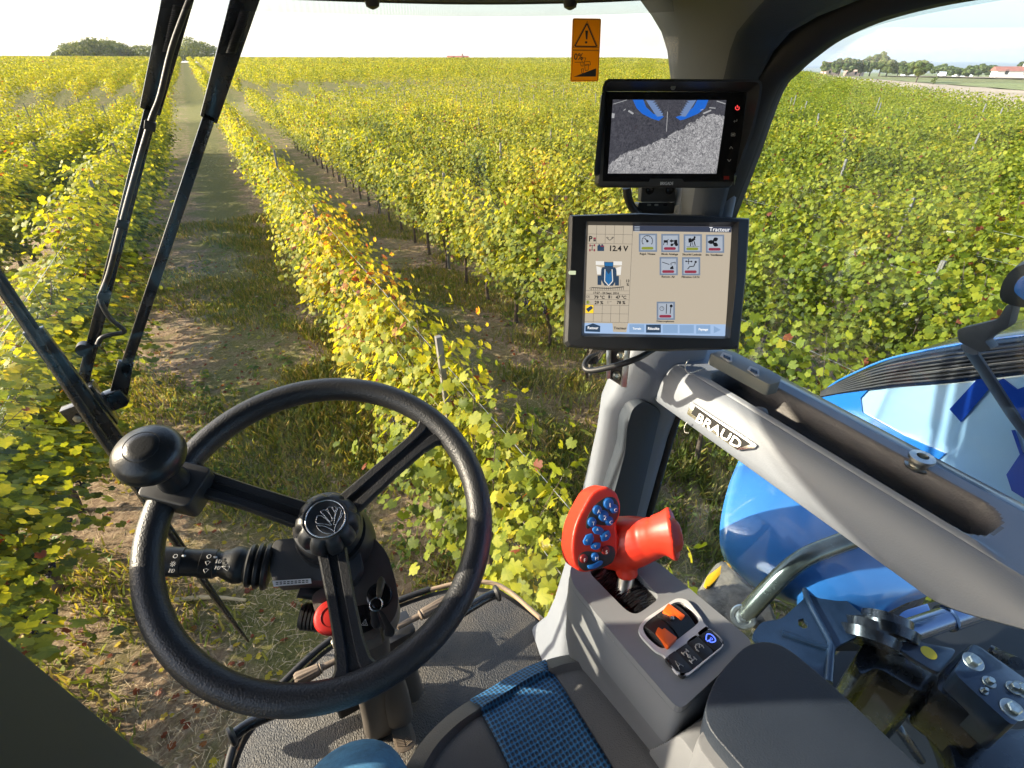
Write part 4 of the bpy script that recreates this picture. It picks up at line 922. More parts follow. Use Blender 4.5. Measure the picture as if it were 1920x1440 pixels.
prism('fob_grip', rpoly([WF.hit(*p, -.066) for p in ((708, 1142), (718, 1146), (734, 1172), (742, 1182), (736, 1194), (720, 1192), (722, 1176))], .004, 3), WF.n*-.008, M['blk'], ring, .002)
prism('spare_key', [WF.hit(*p, -.08) for p in ((711, 1178), (716, 1177), (722, 1202), (717, 1204), (715, 1196))], WF.n*-.0012, M['key'], ring)
# column shaft covers
def loft_tube(name, st, mt, parent, nseg=20):
    bm = bmesh.new(); Rr = []
    for c, ax_, ay_, rx, ry in st:
        Rr.append([bm.verts.new(c+ax_*(rx*math.copysign(abs(math.cos(t))**.7, math.cos(t)))+ay_*(ry*math.copysign(abs(math.sin(t))**.7, math.sin(t)))) for t in [2*math.pi*k/nseg for k in range(nseg)]])
    for A, B in zip(Rr, Rr[1:]):
        for i in range(nseg): bm.faces.new((A[i], A[(i+1) % nseg], B[(i+1) % nseg], B[i]))
    bm.faces.new(Rr[0][::-1]); bm.faces.new(Rr[-1]); return finish(name, bm, mt, parent, angle=50)
X_ = V(.97, -.1, 0).normalized(); Y_ = V(.1, .97, .1)
loft_tube('shaft_cover', [(rel(.020, .52, -.70), X_, Y_, .046, .036), (rel(.018, .545, -.80), X_, Y_, .040, .036), (rel(.018, .60, -1.0), X_, Y_, .036, .034), (rel(.016, .655, -1.2), X_, Y_, .038, .036), (rel(.012, .69, -1.34), X_, Y_, .040, .036), (rel(.012, .692, -1.358), X_, Y_, .037, .034)], M['shaft'], SC)
loft_tube('shaft_cover_lobe', [(rel(.050, .575, -.98), X_, Y_, .020, .02), (rel(.052, .61, -1.12), X_, Y_, .027, .026), (rel(.054, .655, -1.28), X_, Y_, .031, .03), (rel(.055, .665, -1.318), X_, Y_, .027, .026)], M['shaft'], SC)
loft_tube('shaft_cover_lobe', [(rel(.080, .60, -.98), X_, Y_, .018, .02), (rel(.090, .66, -1.15), X_, Y_, .025, .026), (rel(.098, .715, -1.32), X_, Y_, .029, .03), (rel(.099, .72, -1.345), X_, Y_, .025, .026)], M['shaft'], SC)
tube('column_cable', [WF.hit(560, 1105, -.1), WF.hit(600, 1112, -.11), WF.hit(640, 1122, -.12)], .011, M['blk'], SC, spline=4)

# ------------------------------------------------------------ pedals and foot bars
PF = Fr(rel(.05, .63, -1.318), (-.05, -.35, .93), cR)
pd_ = prism('brake_pedal', rpoly([PF.hit(*p) for p in ((731, 1352), (764, 1336), (781, 1384), (776, 1402), (752, 1414), (740, 1404))], .012, 4), PF.n*-.014, M['pedal'], None, .004)
tag(pd_, 'ribbed brown pedal lying in front of the column cover', 'pedal')
bm = bmesh.new(); a0 = [(735, 1360), (744, 1402)], [(749, 1352), (762, 1402)], [(762, 1344), (776, 1392)]
for (A, B), (C_, D_) in (((a0[0]), (a0[1])), ((a0[1]), (a0[2]))):
    for k in range(16):
        t = (k+.3)/16.5; p = PF.hit(A[0]*(1-t)+B[0]*t+1.5, A[1]*(1-t)+B[1]*t); q = PF.hit(C_[0]*(1-t)+D_[0]*t-1.5, C_[1]*(1-t)+D_[1]*t)
        add_tube(bm, [p, q], .0016, 6)
rb_ = finish('pedal_ribs', bm, M['pedal'], pd_); 
def footbar(name, pts, r, label, z):
    P = [aZ(u, v, z) for u, v in pts]; o = empty(name, P[0], label, 'foot bar')
    tube('bar', P, r, M['blk_paint'], o, spline=3)
    lathe('end_cap', P[0], P[0]-P[1], [(-.006, r*1.0), (0, r*1.55), (.006, r*1.6), (.009, r*1.3), (.009, 0)], M['blk'], o, 24)
footbar('foot_bar', [(437, 1379), (470, 1356), (530, 1330), (600, 1310)], .0145, 'black steel foot bar with a round end cap at the left edge of the mat', -1.29)
footbar('foot_bar', [(930, 1113), (905, 1124), (850, 1158), (800, 1190)], .0145, 'black steel foot bar with a round end cap near the front right of the mat', -1.27)
def foot_peg(u0, v0, u1, v1, lab, z=-1.24):
    a = aZ(u0, v0, z); b = aZ(u1, v1, z); d = b-a; L = d.length; o = empty('foot_switch', a, lab, 'pedal')
    prof = [(0, .013), (.006, .0165)]
    for k in range(1): prof += [(L*.5, .014), (L*.52, .011), (L*.55, .014), (L*.58, .008), (L, .007)]
    def rib(t, h): return 1+(.09 if int(t*24) % 2 else 0)*(1 if h < L*.5 else 0)
    lathe('ridged_grip', a, d, prof, M['pedal'], o, 48, mod=rib)
    q = b+V(.0, -.02, -.0); bm = bmesh.new(); fr = Fr(q, (0, 0, 1), d); add_prism(bm, rrect(fr, .0, -.035, .085, .07, .008, -.02), V(0, 0, -.07), .004); finish('switch_body', bm, M['blk'], o)
    tube('return_spring', [b+V(0, 0, 0), b+V(-.01, .03, .03), b+V(-.005, .05, .01)], .003, M['key'], o, spline=4)
    tube('link_rod', [q+V(.0, -.03, -.03), q+fr.x*-.07+V(0, -.04, -.04)], .008, M['steel'], o)
foot_peg(553, 1277, 640, 1234, 'ribbed brown foot control with a black body, left of the column cover')
foot_peg(838, 1128, 745, 1176, 'ribbed brown foot control with a black body, right of the column cover')

# ------------------------------------------------------------ seat
ST_ = empty('driver_seat', rel(.14, .1, -1.36), 'grey cloth driver seat with a blue mesh centre strip and pale stitching', 'seat')
def seat_pt(s, t):
    """s across 0..1, t along 0 (front underside) .. 1 (rear)"""
    xw = .0+.345*s
    e = abs(s-.5)*2; fr = .362-.085*e**3.2-.014*(1-s)
    y = fr-.50*max(0, t-.12)/.88; z = -.812
    z += .016*math.exp(-((s-.90)/.10)**2)+.012*math.exp(-((s-.10)/.10)**2) - .012*math.exp(-((s-.5)/.25)**2)
    z -= .10*max(0, (e-.80)/.20)**2
    if t < .12: q = 1-t/.12; y = fr+.012*math.sin(q*2.6); z -= .10*q**1.3
    else: z -= .020*math.exp(-((t-.12)/.05))
    z += .012*math.sin(min(1, t)*3.1)
    return rel(xw, y, z)
ts = np.concatenate([np.linspace(0, .12, 9), np.linspace(.13, .3, 12), np.linspace(.33, 1, 14)])
def patch_(name, s0, s1, mt, lift=0, n=14):
    rr = [[seat_pt(s, t)+V(0, 0, lift) for s in np.linspace(s0, s1, n)] for t in ts]
    return grid_mesh(name, rr, mt, ST_, thick=.03, angle=80)
patch_('cushion_side', 0, .40, M['fabric']); patch_('cushion_centre', .4005, .76, M['mesh'], .0015); patch_('cushion_side', .7605, 1, M['fabric'])
bm = bmesh.new()
for s in (.035, .965):
    L_ = [seat_pt(s, t)+V(0, 0, .0012) for t in np.linspace(.02, 1, 130)]
    for i in range(0, len(L_)-1, 1): add_tube(bm, [L_[i], L_[i].lerp(L_[i+1], .6)], .0007, 4)
L_ = [seat_pt(s, .10)+V(0, .0008, .001) for s in np.linspace(.04, .96, 110)]
for i in range(len(L_)-1): add_tube(bm, [L_[i], L_[i].lerp(L_[i+1], .6)], .0007, 4)
finish('stitching', bm, M['stitch'], ST_)
bm = bmesh.new(); add_box(bm, (.03, -.14, -.95+EYE), (.30, .25, -.87+EYE), .02); add_box(bm, (.04, -.1, -1.355+EYE), (.27, .18, -.95+EYE), .02); finish('seat_base', bm, M['blk'], ST_)
bm = bmesh.new(); add_prism(bm, rpoly([rel(-.06, -.20, -.80), rel(.325, -.20, -.80), rel(.30, -.26, -.28), rel(-.03, -.26, -.28)], .05, 4), V(0, -.09, -.01), .02); finish('backrest', bm, M['fabric'], ST_)

# ------------------------------------------------------------ person (only a knee shows)
def skin_body(name, chains, mt, root=0):
    vs = []; es = []; rd = []
    idx = {}
    for ch in chains:
        prev = None
        for p, r in ch:
            key = tuple(round(c, 4) for c in p)
            if key not in idx: idx[key] = len(vs); vs.append(p); rd.append(r)
            if prev is not None: es.append((prev, idx[key]))
            prev = idx[key]
    me = bpy.data.meshes.new(name); me.from_pydata(vs, es, []); o = bpy.data.objects.new(name, me); COL.objects.link(o)
    sk = o.modifiers.new('k', 'SKIN')
    for i, r in enumerate(rd): me.skin_vertices[0].data[i].radius = (r, r)
    me.skin_vertices[0].data[root].use_root = True
    sb = o.modifiers.new('s', 'SUBSURF'); sb.levels = sb.render_levels = 3
    me.materials.append(mt)
    dg = bpy.context.evaluated_depsgraph_get(); m2 = bpy.data.meshes.new_from_object(o.evaluated_get(dg)); bpy.data.objects.remove(o)
    return link(name, m2, None, angle=180)
z0 = EYE
pe = skin_body('person', [
    [((-.12, -.32, z0-.66), .13), ((-.12, -.34, z0-.45), .15), ((-.12, -.36, z0-.26), .16)],
    [((-.12, -.32, z0-.66), .13), ((-.05, -.18, z0-.70), .095), ((-.035, .08, z0-.728), .082), ((-.045, .285, z0-.735), .076), ((-.05, .34, z0-.775), .074), ((-.05, .31, z0-.95), .058), ((-.06, .28, z0-1.1), .05), ((-.07, .26, z0-1.26), .045)],
    [((-.12, -.32, z0-.66), .13), ((-.22, -.18, z0-.70), .095), ((-.27, .02, z0-.735), .08), ((-.30, .17, z0-.80), .064), ((-.30, .20, z0-.85), .06), ((-.31, .17, z0-1.0), .055), ((-.31, .12, z0-1.26), .045)]], M['denim'])
tag(pe, 'person in blue jeans on the seat, only one knee showing at the bottom edge', 'person')

# ------------------------------------------------------------ console beside the seat
KF = Fr(rel(.37, .30, -.62), (0, 0, 1), (1, 0, 0))
zz = lambda X, Y: (1040+X/3.513, 880+Y/3.513)
CO = empty('control_console', rel(.37, .2, -.80), 'grey control console with a brush lined lever slot, beside the blue and grey seat', 'console')
outer = [KF.hit(u, v) for u, v in ((1067, 1064), (1100, 1036), (1196, 1036), (1236, 1056), (1414, 1204), (1274, 1333), (1160, 1202), (1074, 1096))]
slot = rpoly([KF.hit(*zz(*p)) for p in ((215, 668), (330, 610), (480, 620), (700, 842), (545, 958), (475, 935))], .012, 4)
fro = [KF.hit(*zz(*p)) for p in ((545, 1060), (590, 1000), (800, 860), (870, 872), (965, 995), (975, 1030), (1100, 1130), (1108, 1180), (870, 1378), (800, 1365), (715, 1235), (660, 1215), (560, 1110))]
fri = [KF.hit(*zz(*p)) for p in ((572, 1055), (605, 1015), (790, 885), (860, 895), (950, 1005), (940, 1030), (735, 1190), (690, 1195), (600, 1120))]
bm = bmesh.new(); hole_plate(bm, rpoly(outer, .012, 4), [slot, rpoly(fri, .008, 3)], V(0, 0, -.012)); finish('top_panel', bm, M['console'], CO, smooth=False)
bm = bmesh.new(); oc = sum(outer, Vector())/len(outer)
def ringpts(f, dz): return [V(oc.x+(p.x-oc.x)*f, oc.y+(p.y-oc.y)*f, p.z+dz) for p in rpoly(outer, .012, 4)]
lv = [ringpts(1.0, -.0125), ringpts(1.012, -.02), ringpts(1.012, -.085), ringpts(1.0, -.087), ringpts(.98, -.15), ringpts(.9, -.19)]
Rr = [[bm.verts.new(p) for p in l] for l in lv]
for i, (A, B) in enumerate(zip(Rr, Rr[1:])):
    for k in range(len(A)): bm.faces.new((A[k], A[(k+1) % len(A)], B[(k+1) % len(A)], B[k])).material_index = 0 if i < 3 else 1
bm.faces.new(Rr[-1]); finish('side_panel', bm, [M['console'], M['console2']], CO, angle=30)
prism('side_door', rpoly([rel(.302, .158, -.650), rel(.302, .02, -.652), rel(.302, -.35, -.66), rel(.302, -.35, -.80), rel(.302, .10, -.80), rel(.302, .19, -.76)], .01, 3), V(.14, 0, 0), M['console2'], CO, .004)
prism('slot_floor', [p+V(0, 0, -.03) for p in slot], V(0, 0, -.02), M['blk'], CO)
bm = bmesh.new(); fr_ = Fr(KF.o, KF.n, (slot[16]-slot[0]))
sc_ = sum(slot, Vector())/len(slot); p_a = KF.hit(*zz(340, 640)); p_b = KF.hit(*zz(600, 905)); axs = (p_b-p_a); ln_ = axs.length; axs.normalize(); crs = V(0, 0, 1).cross(axs)
vsb = []
for side in (-1, 1):
    for k in range(420):
        t = random.uniform(-.02, 1.0)*ln_; w0 = .034; a = p_a+axs*t+crs*side*w0+V(0, 0, -.010-random.uniform(0, .008)); b = p_a+axs*(t+random.uniform(-.006, .006))+crs*side*random.uniform(-.004, .003)+V(0, 0, -.006-random.uniform(-.004, .01))
        s = axs*.0006; vsb += [a-s, a+s, b+s*.4, b-s*.4]
finish_me = np_mesh('bristles', np.array([tuple(v) for v in vsb]), np.arange(len(vsb)).reshape(-1, 4)); o = link('brush_bristles', finish_me, M['blk_gloss'], CO, smooth=False)
# white framed hand throttle and buttons
bt_hole = [KF.hit(*zz(*p)) for p in ((738, 1245), (1020, 1062), (1098, 1160), (1095, 1180), (868, 1362), (800, 1350), (760, 1300))]
bm = bmesh.new(); hole_plate(bm, [p+V(0, 0, .001) for p in rpoly(fro, .007, 3)], [[p+V(0, 0, .001) for p in rpoly(fri, .008, 3)], [p+V(0, 0, .001) for p in rpoly(bt_hole, .006, 3)]], V(0, 0, .004)); finish('switch_frame', bm, M['whitefr'], CO, smooth=False)
HT = empty('hand_throttle', KF.hit(*zz(760, 1040)), 'black hand throttle drum with two orange tabs set in the white framed console recess', 'throttle')
pA = KF.hit(*zz(588, 1060)); pB = KF.hit(*zz(945, 1010)); pC = KF.hit(*zz(700, 1190)); pD = KF.hit(*zz(800, 890))
ctr = (sum(fri, Vector())/len(fri)); dax = (KF.hit(*zz(900, 905))-KF.hit(*zz(605, 1120))).normalized()
dax = (KF.hit(*zz(820, 985))-KF.hit(*zz(700, 1080))).normalized()
lathe('drum', ctr-dax*.030-V(0, 0, .020), dax, [(0, .0), (0, .026), (.002, .030), (.024, .031), (.0245, .029), (.0265, .029), (.027, .031), (.058, .031), (.06, .026), (.06, 0)], M['blk'], HT, 48)
for pts in (((712, 930), (750, 880), (862, 962), (836, 992), (795, 960), (780, 976)), ((664, 1078), (682, 1036), (712, 1056), (722, 1042), (808, 1108), (748, 1168))):
    prism('orange_tab', rpoly([KF.hit(*zz(*p))*1.0+(O-KF.hit(*zz(*p)))*.02 for p in pts], .0015, 2), V(0, 0, -.010), M['orange'], HT, .001)
c = KF.hit(*zz(762, 1018))+V(0, 0, .012); lathe('drum_screw', c, V(0, 0, 1), [(0, .003), (.001, .003), (.0015, .0015), (.0008, 0)], M['steel'], HT, 16)
prism('button_panel', rpoly([p+V(0, 0, -.004) for p in bt_hole], .006, 3), V(0, 0, .005), M['blk_gloss'], CO)
BFk = KF.up(.0035); bdir = (KF.hit(*zz(1025, 1115))-KF.hit(*zz(815, 1285))).normalized(); BK = Fr(BFk.o, BFk.n, bdir)
for i, (X, Y) in enumerate(((815, 1285), (885, 1230), (955, 1175), (1025, 1115))):
    a, b = BK.loc(*zz(X, Y)); bb = prism('push_button', rrect(BK, a, b, .0195, .029, .004, -.003), BK.n*.0045, M['blk'], CO, .001)
    T2 = BK.up(.0016); bm = bmesh.new(); a, b = T2.loc(*zz(X, Y))
    if i == 0:
        for P in ([(-.0035, -.005), (0, .005), (.0035, -.005)], [(-.002, -.0012), (.002, -.0012)]): add_tube(bm, [T2.p(a+x, b+y) for x, y in P], .0006, 4)
    elif i == 1:
        for P in ([(0, -.006), (0, .006)], [(-.004, .006), (.004, .006)], [(-.004, -.006), (.004, -.006)], [(-.004, .0035), (-.004, .0085)], [(.004, .0035), (.004, .0085)], [(-.004, -.0035), (-.004, -.0085)], [(.004, -.0035), (.004, -.0085)]): add_tube(bm, [T2.p(a+x, b+y) for x, y in P], .0008, 4)
        add_tube(bm, [T2.p(a+.002*math.cos(t), b+.002*math.sin(t)) for t in range(6)], .0005, 4, closed=True)
    elif i == 2:
        add_tube(bm, [T2.p(a+.005*math.cos(math.radians(t)), b+.005*math.sin(math.radians(t))) for t in range(-40, 230, 15)], .0006, 4); add_tube(bm, [T2.p(a, b), T2.p(a+.003, b+.003)], .0006, 4)
        for t in (0, 45, 90, 135, 180): add_tube(bm, [T2.p(a+k*math.cos(math.radians(t)), b+k*math.sin(math.radians(t))) for k in (.0035, .006)], .0005, 4)
    else:
        add_tube(bm, catmull([T2.p(a+x, b+y) for x, y in ((-.006, .0015), (-.002, .0045), (.002, .006), (.0055, .003), (.0055, -.002), (.003, -.0055), (-.002, -.0045), (-.004, -.0015), (-.0015, -.001), (-.0065, .0))], 3), .0007, 4)
        add_tube(bm, [T2.p(a+.001+.0015*math.cos(t), b-.001+.0015*math.sin(t)) for t in range(6)], .0004, 4, closed=True)
    finish('button_symbol', bm, emit('blue_symbol', (.08, .15, 1.0), 1.6) if i == 3 else M['stitch'], bb, angle=180)
AR = prism('armrest', rpoly([rel(.312, .148, -.605), rel(.36, .172, -.600), rel(.425, .182, -.598), rel(.462, .165, -.60), rel(.470, .10, -.60), rel(.472, -.4, -.595), rel(.318, -.4, -.595), rel(.318, .05, -.602)], .022, 4), V(.0, -.004, -.045), M['char_pad'], None, .016, 4, angle=70)
tag(AR, 'long padded charcoal armrest behind the switches of the console', 'armrest')
bm = bmesh.new(); add_prism(bm, rpoly([rel(.300, .140, -.625), rel(.470, .172, -.64), rel(.472, -.4, -.64), rel(.300, -.4, -.63)], .01, 2), V(0, 0, -.14), .006); finish('armrest_box', bm, M['console2'], CO)

# ------------------------------------------------------------ joystick
jo = aD(1112, 992, .690); jn = (-ray(1112, 992).normalized()+Vector(cR)*.40-Vector(cUp)*.15).normalized()
JF = Fr(jo, jn, cR)
JS = empty('joystick', KF.hit(1165, 1100), 'red joystick with blue thumb buttons on a short steel rod above the console', 'joystick')
bm = bmesh.new()
face = [(345, 112), (405, 150), (432, 215), (434, 290), (412, 360), (420, 470), (412, 560), (385, 610), (300, 655), (210, 680), (155, 668), (120, 610), (112, 500), (135, 370), (190, 250), (255, 150)]
add_prism(bm, catmull([JF.hit(*zz(*p)) for p in face]+[JF.hit(*zz(*face[0]))], 3)[:-1], JF.n*-.042, .009, 4)
g = [aD(*zz(340, 480), .752), aD(*zz(440, 487), .738), aD(*zz(530, 472), .722), aD(*zz(620, 455), .708), aD(*zz(680, 440), .694), aD(*zz(725, 430), .688), aD(*zz(765, 426), .685), aD(*zz(785, 425), .684), aD(*zz(798, 424), .683)]
add_tube(bm, g, [.036, .037, .034, .028, .0245, .028, .0335, .033, .024], 24, spline=4, sq=(1, 1.08))
add_tube(bm, [aD(*zz(455, 560), .725), aD(*zz(472, 640), .728), aD(*zz(478, 700), .730)], [.022, .0145, .0155], 20)
add_tube(bm, [aD(*zz(688, 352), .690), aD(*zz(735, 400), .682), aD(*zz(768, 480), .676)], [.0145, .0195, .0165], 18, spline=4); add_lathe(bm, aD(*zz(688, 352), .690), Vector(cUp), [(-.0145, 0), (-.008, .012), (0, .0145), (.008, .012), (.0145, 0)], 16); add_lathe(bm, aD(*zz(768, 480), .676), Vector(cUp), [(-.0165, 0), (-.009, .0138), (0, .0165), (.009, .0138), (.0165, 0)], 16)
o = finish('handle', bm, M['red'], None)
mr = o.modifiers.new('r', 'REMESH'); mr.mode = 'VOXEL'; mr.voxel_size = .0016; mr.use_smooth_shade = True
sm = o.modifiers.new('s', 'SMOOTH'); sm.factor = .8; sm.iterations = 9
dg = bpy.context.evaluated_depsgraph_get(); m2 = bpy.data.meshes.new_from_object(o.evaluated_get(dg)); bpy.data.objects.remove(o); m2.name = 'handle'
hd_ = link('handle', m2, None, JS, angle=180)
lathe('lever_rod', aD(*zz(478, 690), .731), KF.hit(*zz(452, 790))-V(0, 0, .02)-aD(*zz(478, 690), .731), [(0, .0115), (.09, .0115)], M['steel'], JS, 24)
JT = JF.up(.0002)
for P in ([(330, 182), (385, 178), (418, 225), (420, 290), (392, 350), (330, 372), (262, 360), (205, 398), (200, 350), (222, 290), (270, 225)],
          [(160, 555), (200, 535), (300, 545), (335, 495), (385, 505), (398, 560), (375, 615), (300, 650), (190, 668), (155, 640), (148, 600)]):
    prism('button_field', rpoly([JT.hit(*zz(*p), -.002) for p in P], .005, 3), JT.n*.0028, M['blk'], JS, .0005)
def jb(X, Y, r, m, t=''):
    c = JT.hit(*zz(X, Y), .001); b = lathe('thumb_button', c, JT.n, [(0, r*1.15), (.0008, r*1.15), (.001, r), (.0018, r*.9), (.0022, r*.6), (.0022, 0)], m, JS, 24)
    if t: me = text_mesh(t, Fr(c+JT.n*.0024, JT.n, cR), -r*.1, -r*.75, r*1.25, depth=.0002); link('button_letter', me, M['white'], b, smooth=False)
for X, Y, r, t in ((354, 225, .0068, '1'), (388, 259, .0055, 'C'), (279, 268, .0058, 'A'), (321, 307, .0066, '2'), (358, 340, .0055, 'C'), (244, 347, .0057, 'T'), (264, 577, .0050, 'M')): jb(X, Y, r, M['bluebtn'], t)
for X, Y, t in ((190, 588, 'F'), (333, 534, 'S')): jb(X, Y, .0052, M['dred'], t)
bm = bmesh.new()
for P in ([(243, 395), (262, 370), (300, 378), (322, 400), (300, 430), (262, 425)], [(318, 408), (352, 398), (365, 430), (345, 465), (305, 475), (295, 440)], [(182, 475), (205, 430), (245, 420), (255, 455), (235, 495), (195, 500)], [(232, 495), (262, 478), (298, 482), (295, 515), (265, 530), (238, 520)]):
    add_prism(bm, rpoly([JT.hit(*zz(*p)) for p in P], .002, 3), JT.n*.0035, .001)
pad = finish('direction_pad', bm, M['bluebtn'], JS)
bm = bmesh.new()
for X, Y, an in ((283, 398, 90), (340, 437, 0), (211, 468, 180), (267, 506, 270)):
    c = JT.hit(*zz(X, Y), .0037); add_prism(bm, [c+(JT.x*math.cos(math.radians(an+q))+JT.y*math.sin(math.radians(an+q)))*.0018 for q in (0, 120, 240)], JT.n*.0002)
finish('direction_arrows', bm, M['white'], pad)
prism('rocker', rpoly([JT.hit(*zz(*p)) for p in ((210, 632), (250, 622), (288, 598), (316, 602), (305, 625), (262, 650), (220, 655))], .002, 3), JT.n*.0035, M['bluebtn'], JS, .001)

# ------------------------------------------------------------ terminal display
TF = Fr(rel(.5336, .5363, -.274), (-.431, -.7947, .4274), (.8759, -.4823, -.0136))
tz = lambda X, Y: (1050+X/5.143, 390+Y/5.143)
TM = empty('terminal_display', TF.o-TF.n*.05, 'black framed touch screen terminal showing a beige menu, below the small camera monitor', 'display')
outq = [TF.hit(*tz(*p), .006) for p in ((92, 68), (760, 48), (1300, 68), (1828, 100), (1828, 130), (1790, 700), (1722, 1352), (1700, 1362), (1000, 1382), (400, 1372), (70, 1340), (42, 1300), (62, 800), (80, 400))]
inq = [TF.hit(*tz(*p), .014) for p in ((255, 128), (760, 135), (1300, 142), (1728, 132), (1722, 160), (1700, 700), (1642, 1250), (1632, 1262), (1000, 1248), (400, 1242), (225, 1240), (208, 1225), (225, 800), (240, 400))]
inb = [TF.hit(*tz(*p), 0) for p in ((272, 165), (760, 170), (1300, 176), (1650, 180), (1655, 200), (1630, 700), (1592, 1225), (1588, 1235), (1000, 1225), (400, 1210), (240, 1206), (235, 1200), (250, 800), (262, 400))]
bm = bmesh.new(); b_ = [p-TF.n*.05+(TF.o-p)*.12 for p in outq]; b2 = [p+TF.n*.006+(TF.o-p)*.03 for p in outq]
Rr = [[bm.verts.new(p) for p in l] for l in (b_, [p-TF.n*.02 for p in outq], outq, b2, inq, inb, [p-TF.n*.003 for p in inb])]
for A, B in zip(Rr, Rr[1:]):
    for i in range(14): bm.faces.new((A[i], A[(i+1) % 14], B[(i+1) % 14], B[i]))
bm.faces.new(Rr[0][::-1]); hs = finish('housing', bm, M['blk'], TM, angle=28)
bv = hs.modifiers.new('b', 'BEVEL'); bv.width = .003; bv.segments = 2; bv.limit_method = 'ANGLE'; bv.angle_limit = math.radians(28)
prism('status_lamp', rrect(TF, *TF.loc(*tz(120, 632)), .0145, .0055, .0025, .0115), TF.n*.0012, emit('lamp_green', (.5, .55, .35), .8), TM)
SCR = {'bg': emit('screen_beige', (.50, .43, .33), .62, .25), 'bar': emit('screen_navy', (.045, .055, .09), .6), 'tile': emit('screen_tile', (.16, .20, .27), .7), 'tile2': emit('screen_tile_light', (.34, .38, .44), .7), 'ink': emit('screen_ink', (.015, .015, .02), .3), 'lite': emit('screen_pale', (.75, .75, .75), .8),
       'nav': emit('screen_navbar', (.30, .42, .62), .75), 'navb': emit('screen_nav_button', (.20, .31, .48), .75), 'navd': emit('screen_nav_dark', (.03, .06, .11), .6), 'rd': emit('screen_red', (.28, .03, .06), .6), 'gn': emit('screen_green', (.22, .25, .03), .7), 'bl': emit('screen_blue', (.02, .13, .32), .7), 'yl': emit('screen_yellow', (.8, .5, .02), .9), 'wt': emit('screen_white', (.62, .6, .56), .8), 'line': emit('screen_line', (.12, .11, .10), .4)}
def sq(X0_, Y0_, X1_, Y1_): return [(X0_, Y0_), (X1_, Y0_), (X1_, Y1_), (X0_, Y1_)]
def scr(name, polys, m, par, c, conv=tz, F=None, th=.0002):
    bm = bmesh.new(); F = F or TF
    for P in polys: add_prism(bm, [F.hit(*conv(*p), c) for p in P], F.n*th)
    return finish(name, bm, m, par, smooth=False, norm=False)
def ln(x0, y0, x1, y1, w=2.5):
    d = math.hypot(x1-x0, y1-y0); nx = -(y1-y0)/d*w/2; ny = (x1-x0)/d*w/2; return [(x0+nx, y0+ny), (x1+nx, y1+ny), (x1-nx, y1-ny), (x0-nx, y0-ny)]
def arc(x, y, r, a0, a1, w=2.5, n=14):
    A = [math.radians(a0+(a1-a0)*k/n) for k in range(n+1)]
    return [ln(x+r*math.cos(a), y-r*math.sin(a), x+r*math.cos(b), y-r*math.sin(b), w) for a, b in zip(A, A[1:])]
def disc(x, y, r, n=14): return [(x+r*math.cos(2*math.pi*k/n), y+r*math.sin(2*math.pi*k/n)) for k in range(n)]
SG = scr('screen', [[(272, 165), (1655, 180), (1592, 1236), (233, 1206)]], SCR['bg'], TM, -.001, th=.0008)
scr('title_bar', [[(704, 170), (1655, 181), (1650, 236), (704, 222)]], SCR['bar'], SG, 0)
tx = []
def T(s, X, Y, hpx, al='LEFT'):
    a, b = TF.loc(*tz(X, Y)); tx.append((s, a, b, hpx*.000165, al))
texts('title_text', [(lambda q: ('Tracteur', q[0], q[1], .0085, 'RIGHT'))(TF.loc(*tz(1636, 228)))], TF, SCR['lite'], SG)
scr('nav_bar', [[(238, 1108), (505, 1112), (512, 1194), (640, 1198), (655, 1113), (1596, 1122), (1592, 1236), (233, 1206)]], SCR['nav'], SG, 0)
for P in [sq(668, 1122, 812, 1200), sq(990, 1126, 1135, 1206), sq(1152, 1128, 1290, 1208), sq(1312, 1130, 1450, 1212), [(1482, 1138), (1550, 1175), (1482, 1208)]]: scr('nav_button', [P], SCR['navb'], SG, .0003)
for P in [[(246, 1138), (318, 1112), (388, 1138), (386, 1196), (244, 1190)], sq(830, 1124, 972, 1202)]: scr('nav_button', [P], SCR['navd'], SG, .0003)
L = []
for y in (250, 340): L.append(ln(270, y, 700, y+8))
for x in (355, 440, 527, 612): L.append(ln(x, 166, x-6, 342))
L += [ln(703, 166, 655, 1110), ln(248, 795, 672, 800), ln(246, 830, 670, 835), ln(244, 880, 668, 886), ln(242, 934, 665, 940), ln(240, 1016, 660, 1022), ln(236, 1096, 656, 1106)]
for x in (322, 405, 488, 573): L.append(ln(x+4, 936, x-2, 1100))
scr('grid_lines', L, SCR['line'], SG, .0001)
T('P', 274, 322, 66); T('12.4 V', 468, 414, 66); T('13', 632, 716, 34); T('%', 640, 750, 32); T('17:27 - 24 Sept. 2016', 318, 828, 27); T('79 °C', 328, 875, 40); T('47 °C', 536, 875, 40); T('29 %', 332, 926, 40); T('78 %', 545, 926, 40)
for s, X, Y in (('Régul. Vitesse', 842, 452), ('Mode Attelage', 1056, 454), ('Sécurité Latérale', 1270, 458), ('Inv. Ventilateur', 1486, 462), ('Renouv. Air', 1042, 672), ('Filtration CAT4', 1256, 675)): T(s, X, Y, 25, 'CENTER')
T('Désaccouplement', 1014, 1100, 22, 'CENTER'); T('Tracteur', 578, 1170, 32, 'CENTER')
texts('menu_text', tx, TF, SCR['ink'], SG, c=.0006, bold=.0003)
tx = []; T('Retour', 316, 1168, 34, 'CENTER'); T('Récolte', 900, 1174, 34, 'CENTER'); T('Terrain', 740, 1172, 26, 'CENTER'); T('Paysage', 1380, 1180, 28, 'CENTER')
texts('button_text', tx, TF, SCR['lite'], SG, c=.0008, bold=.0002)
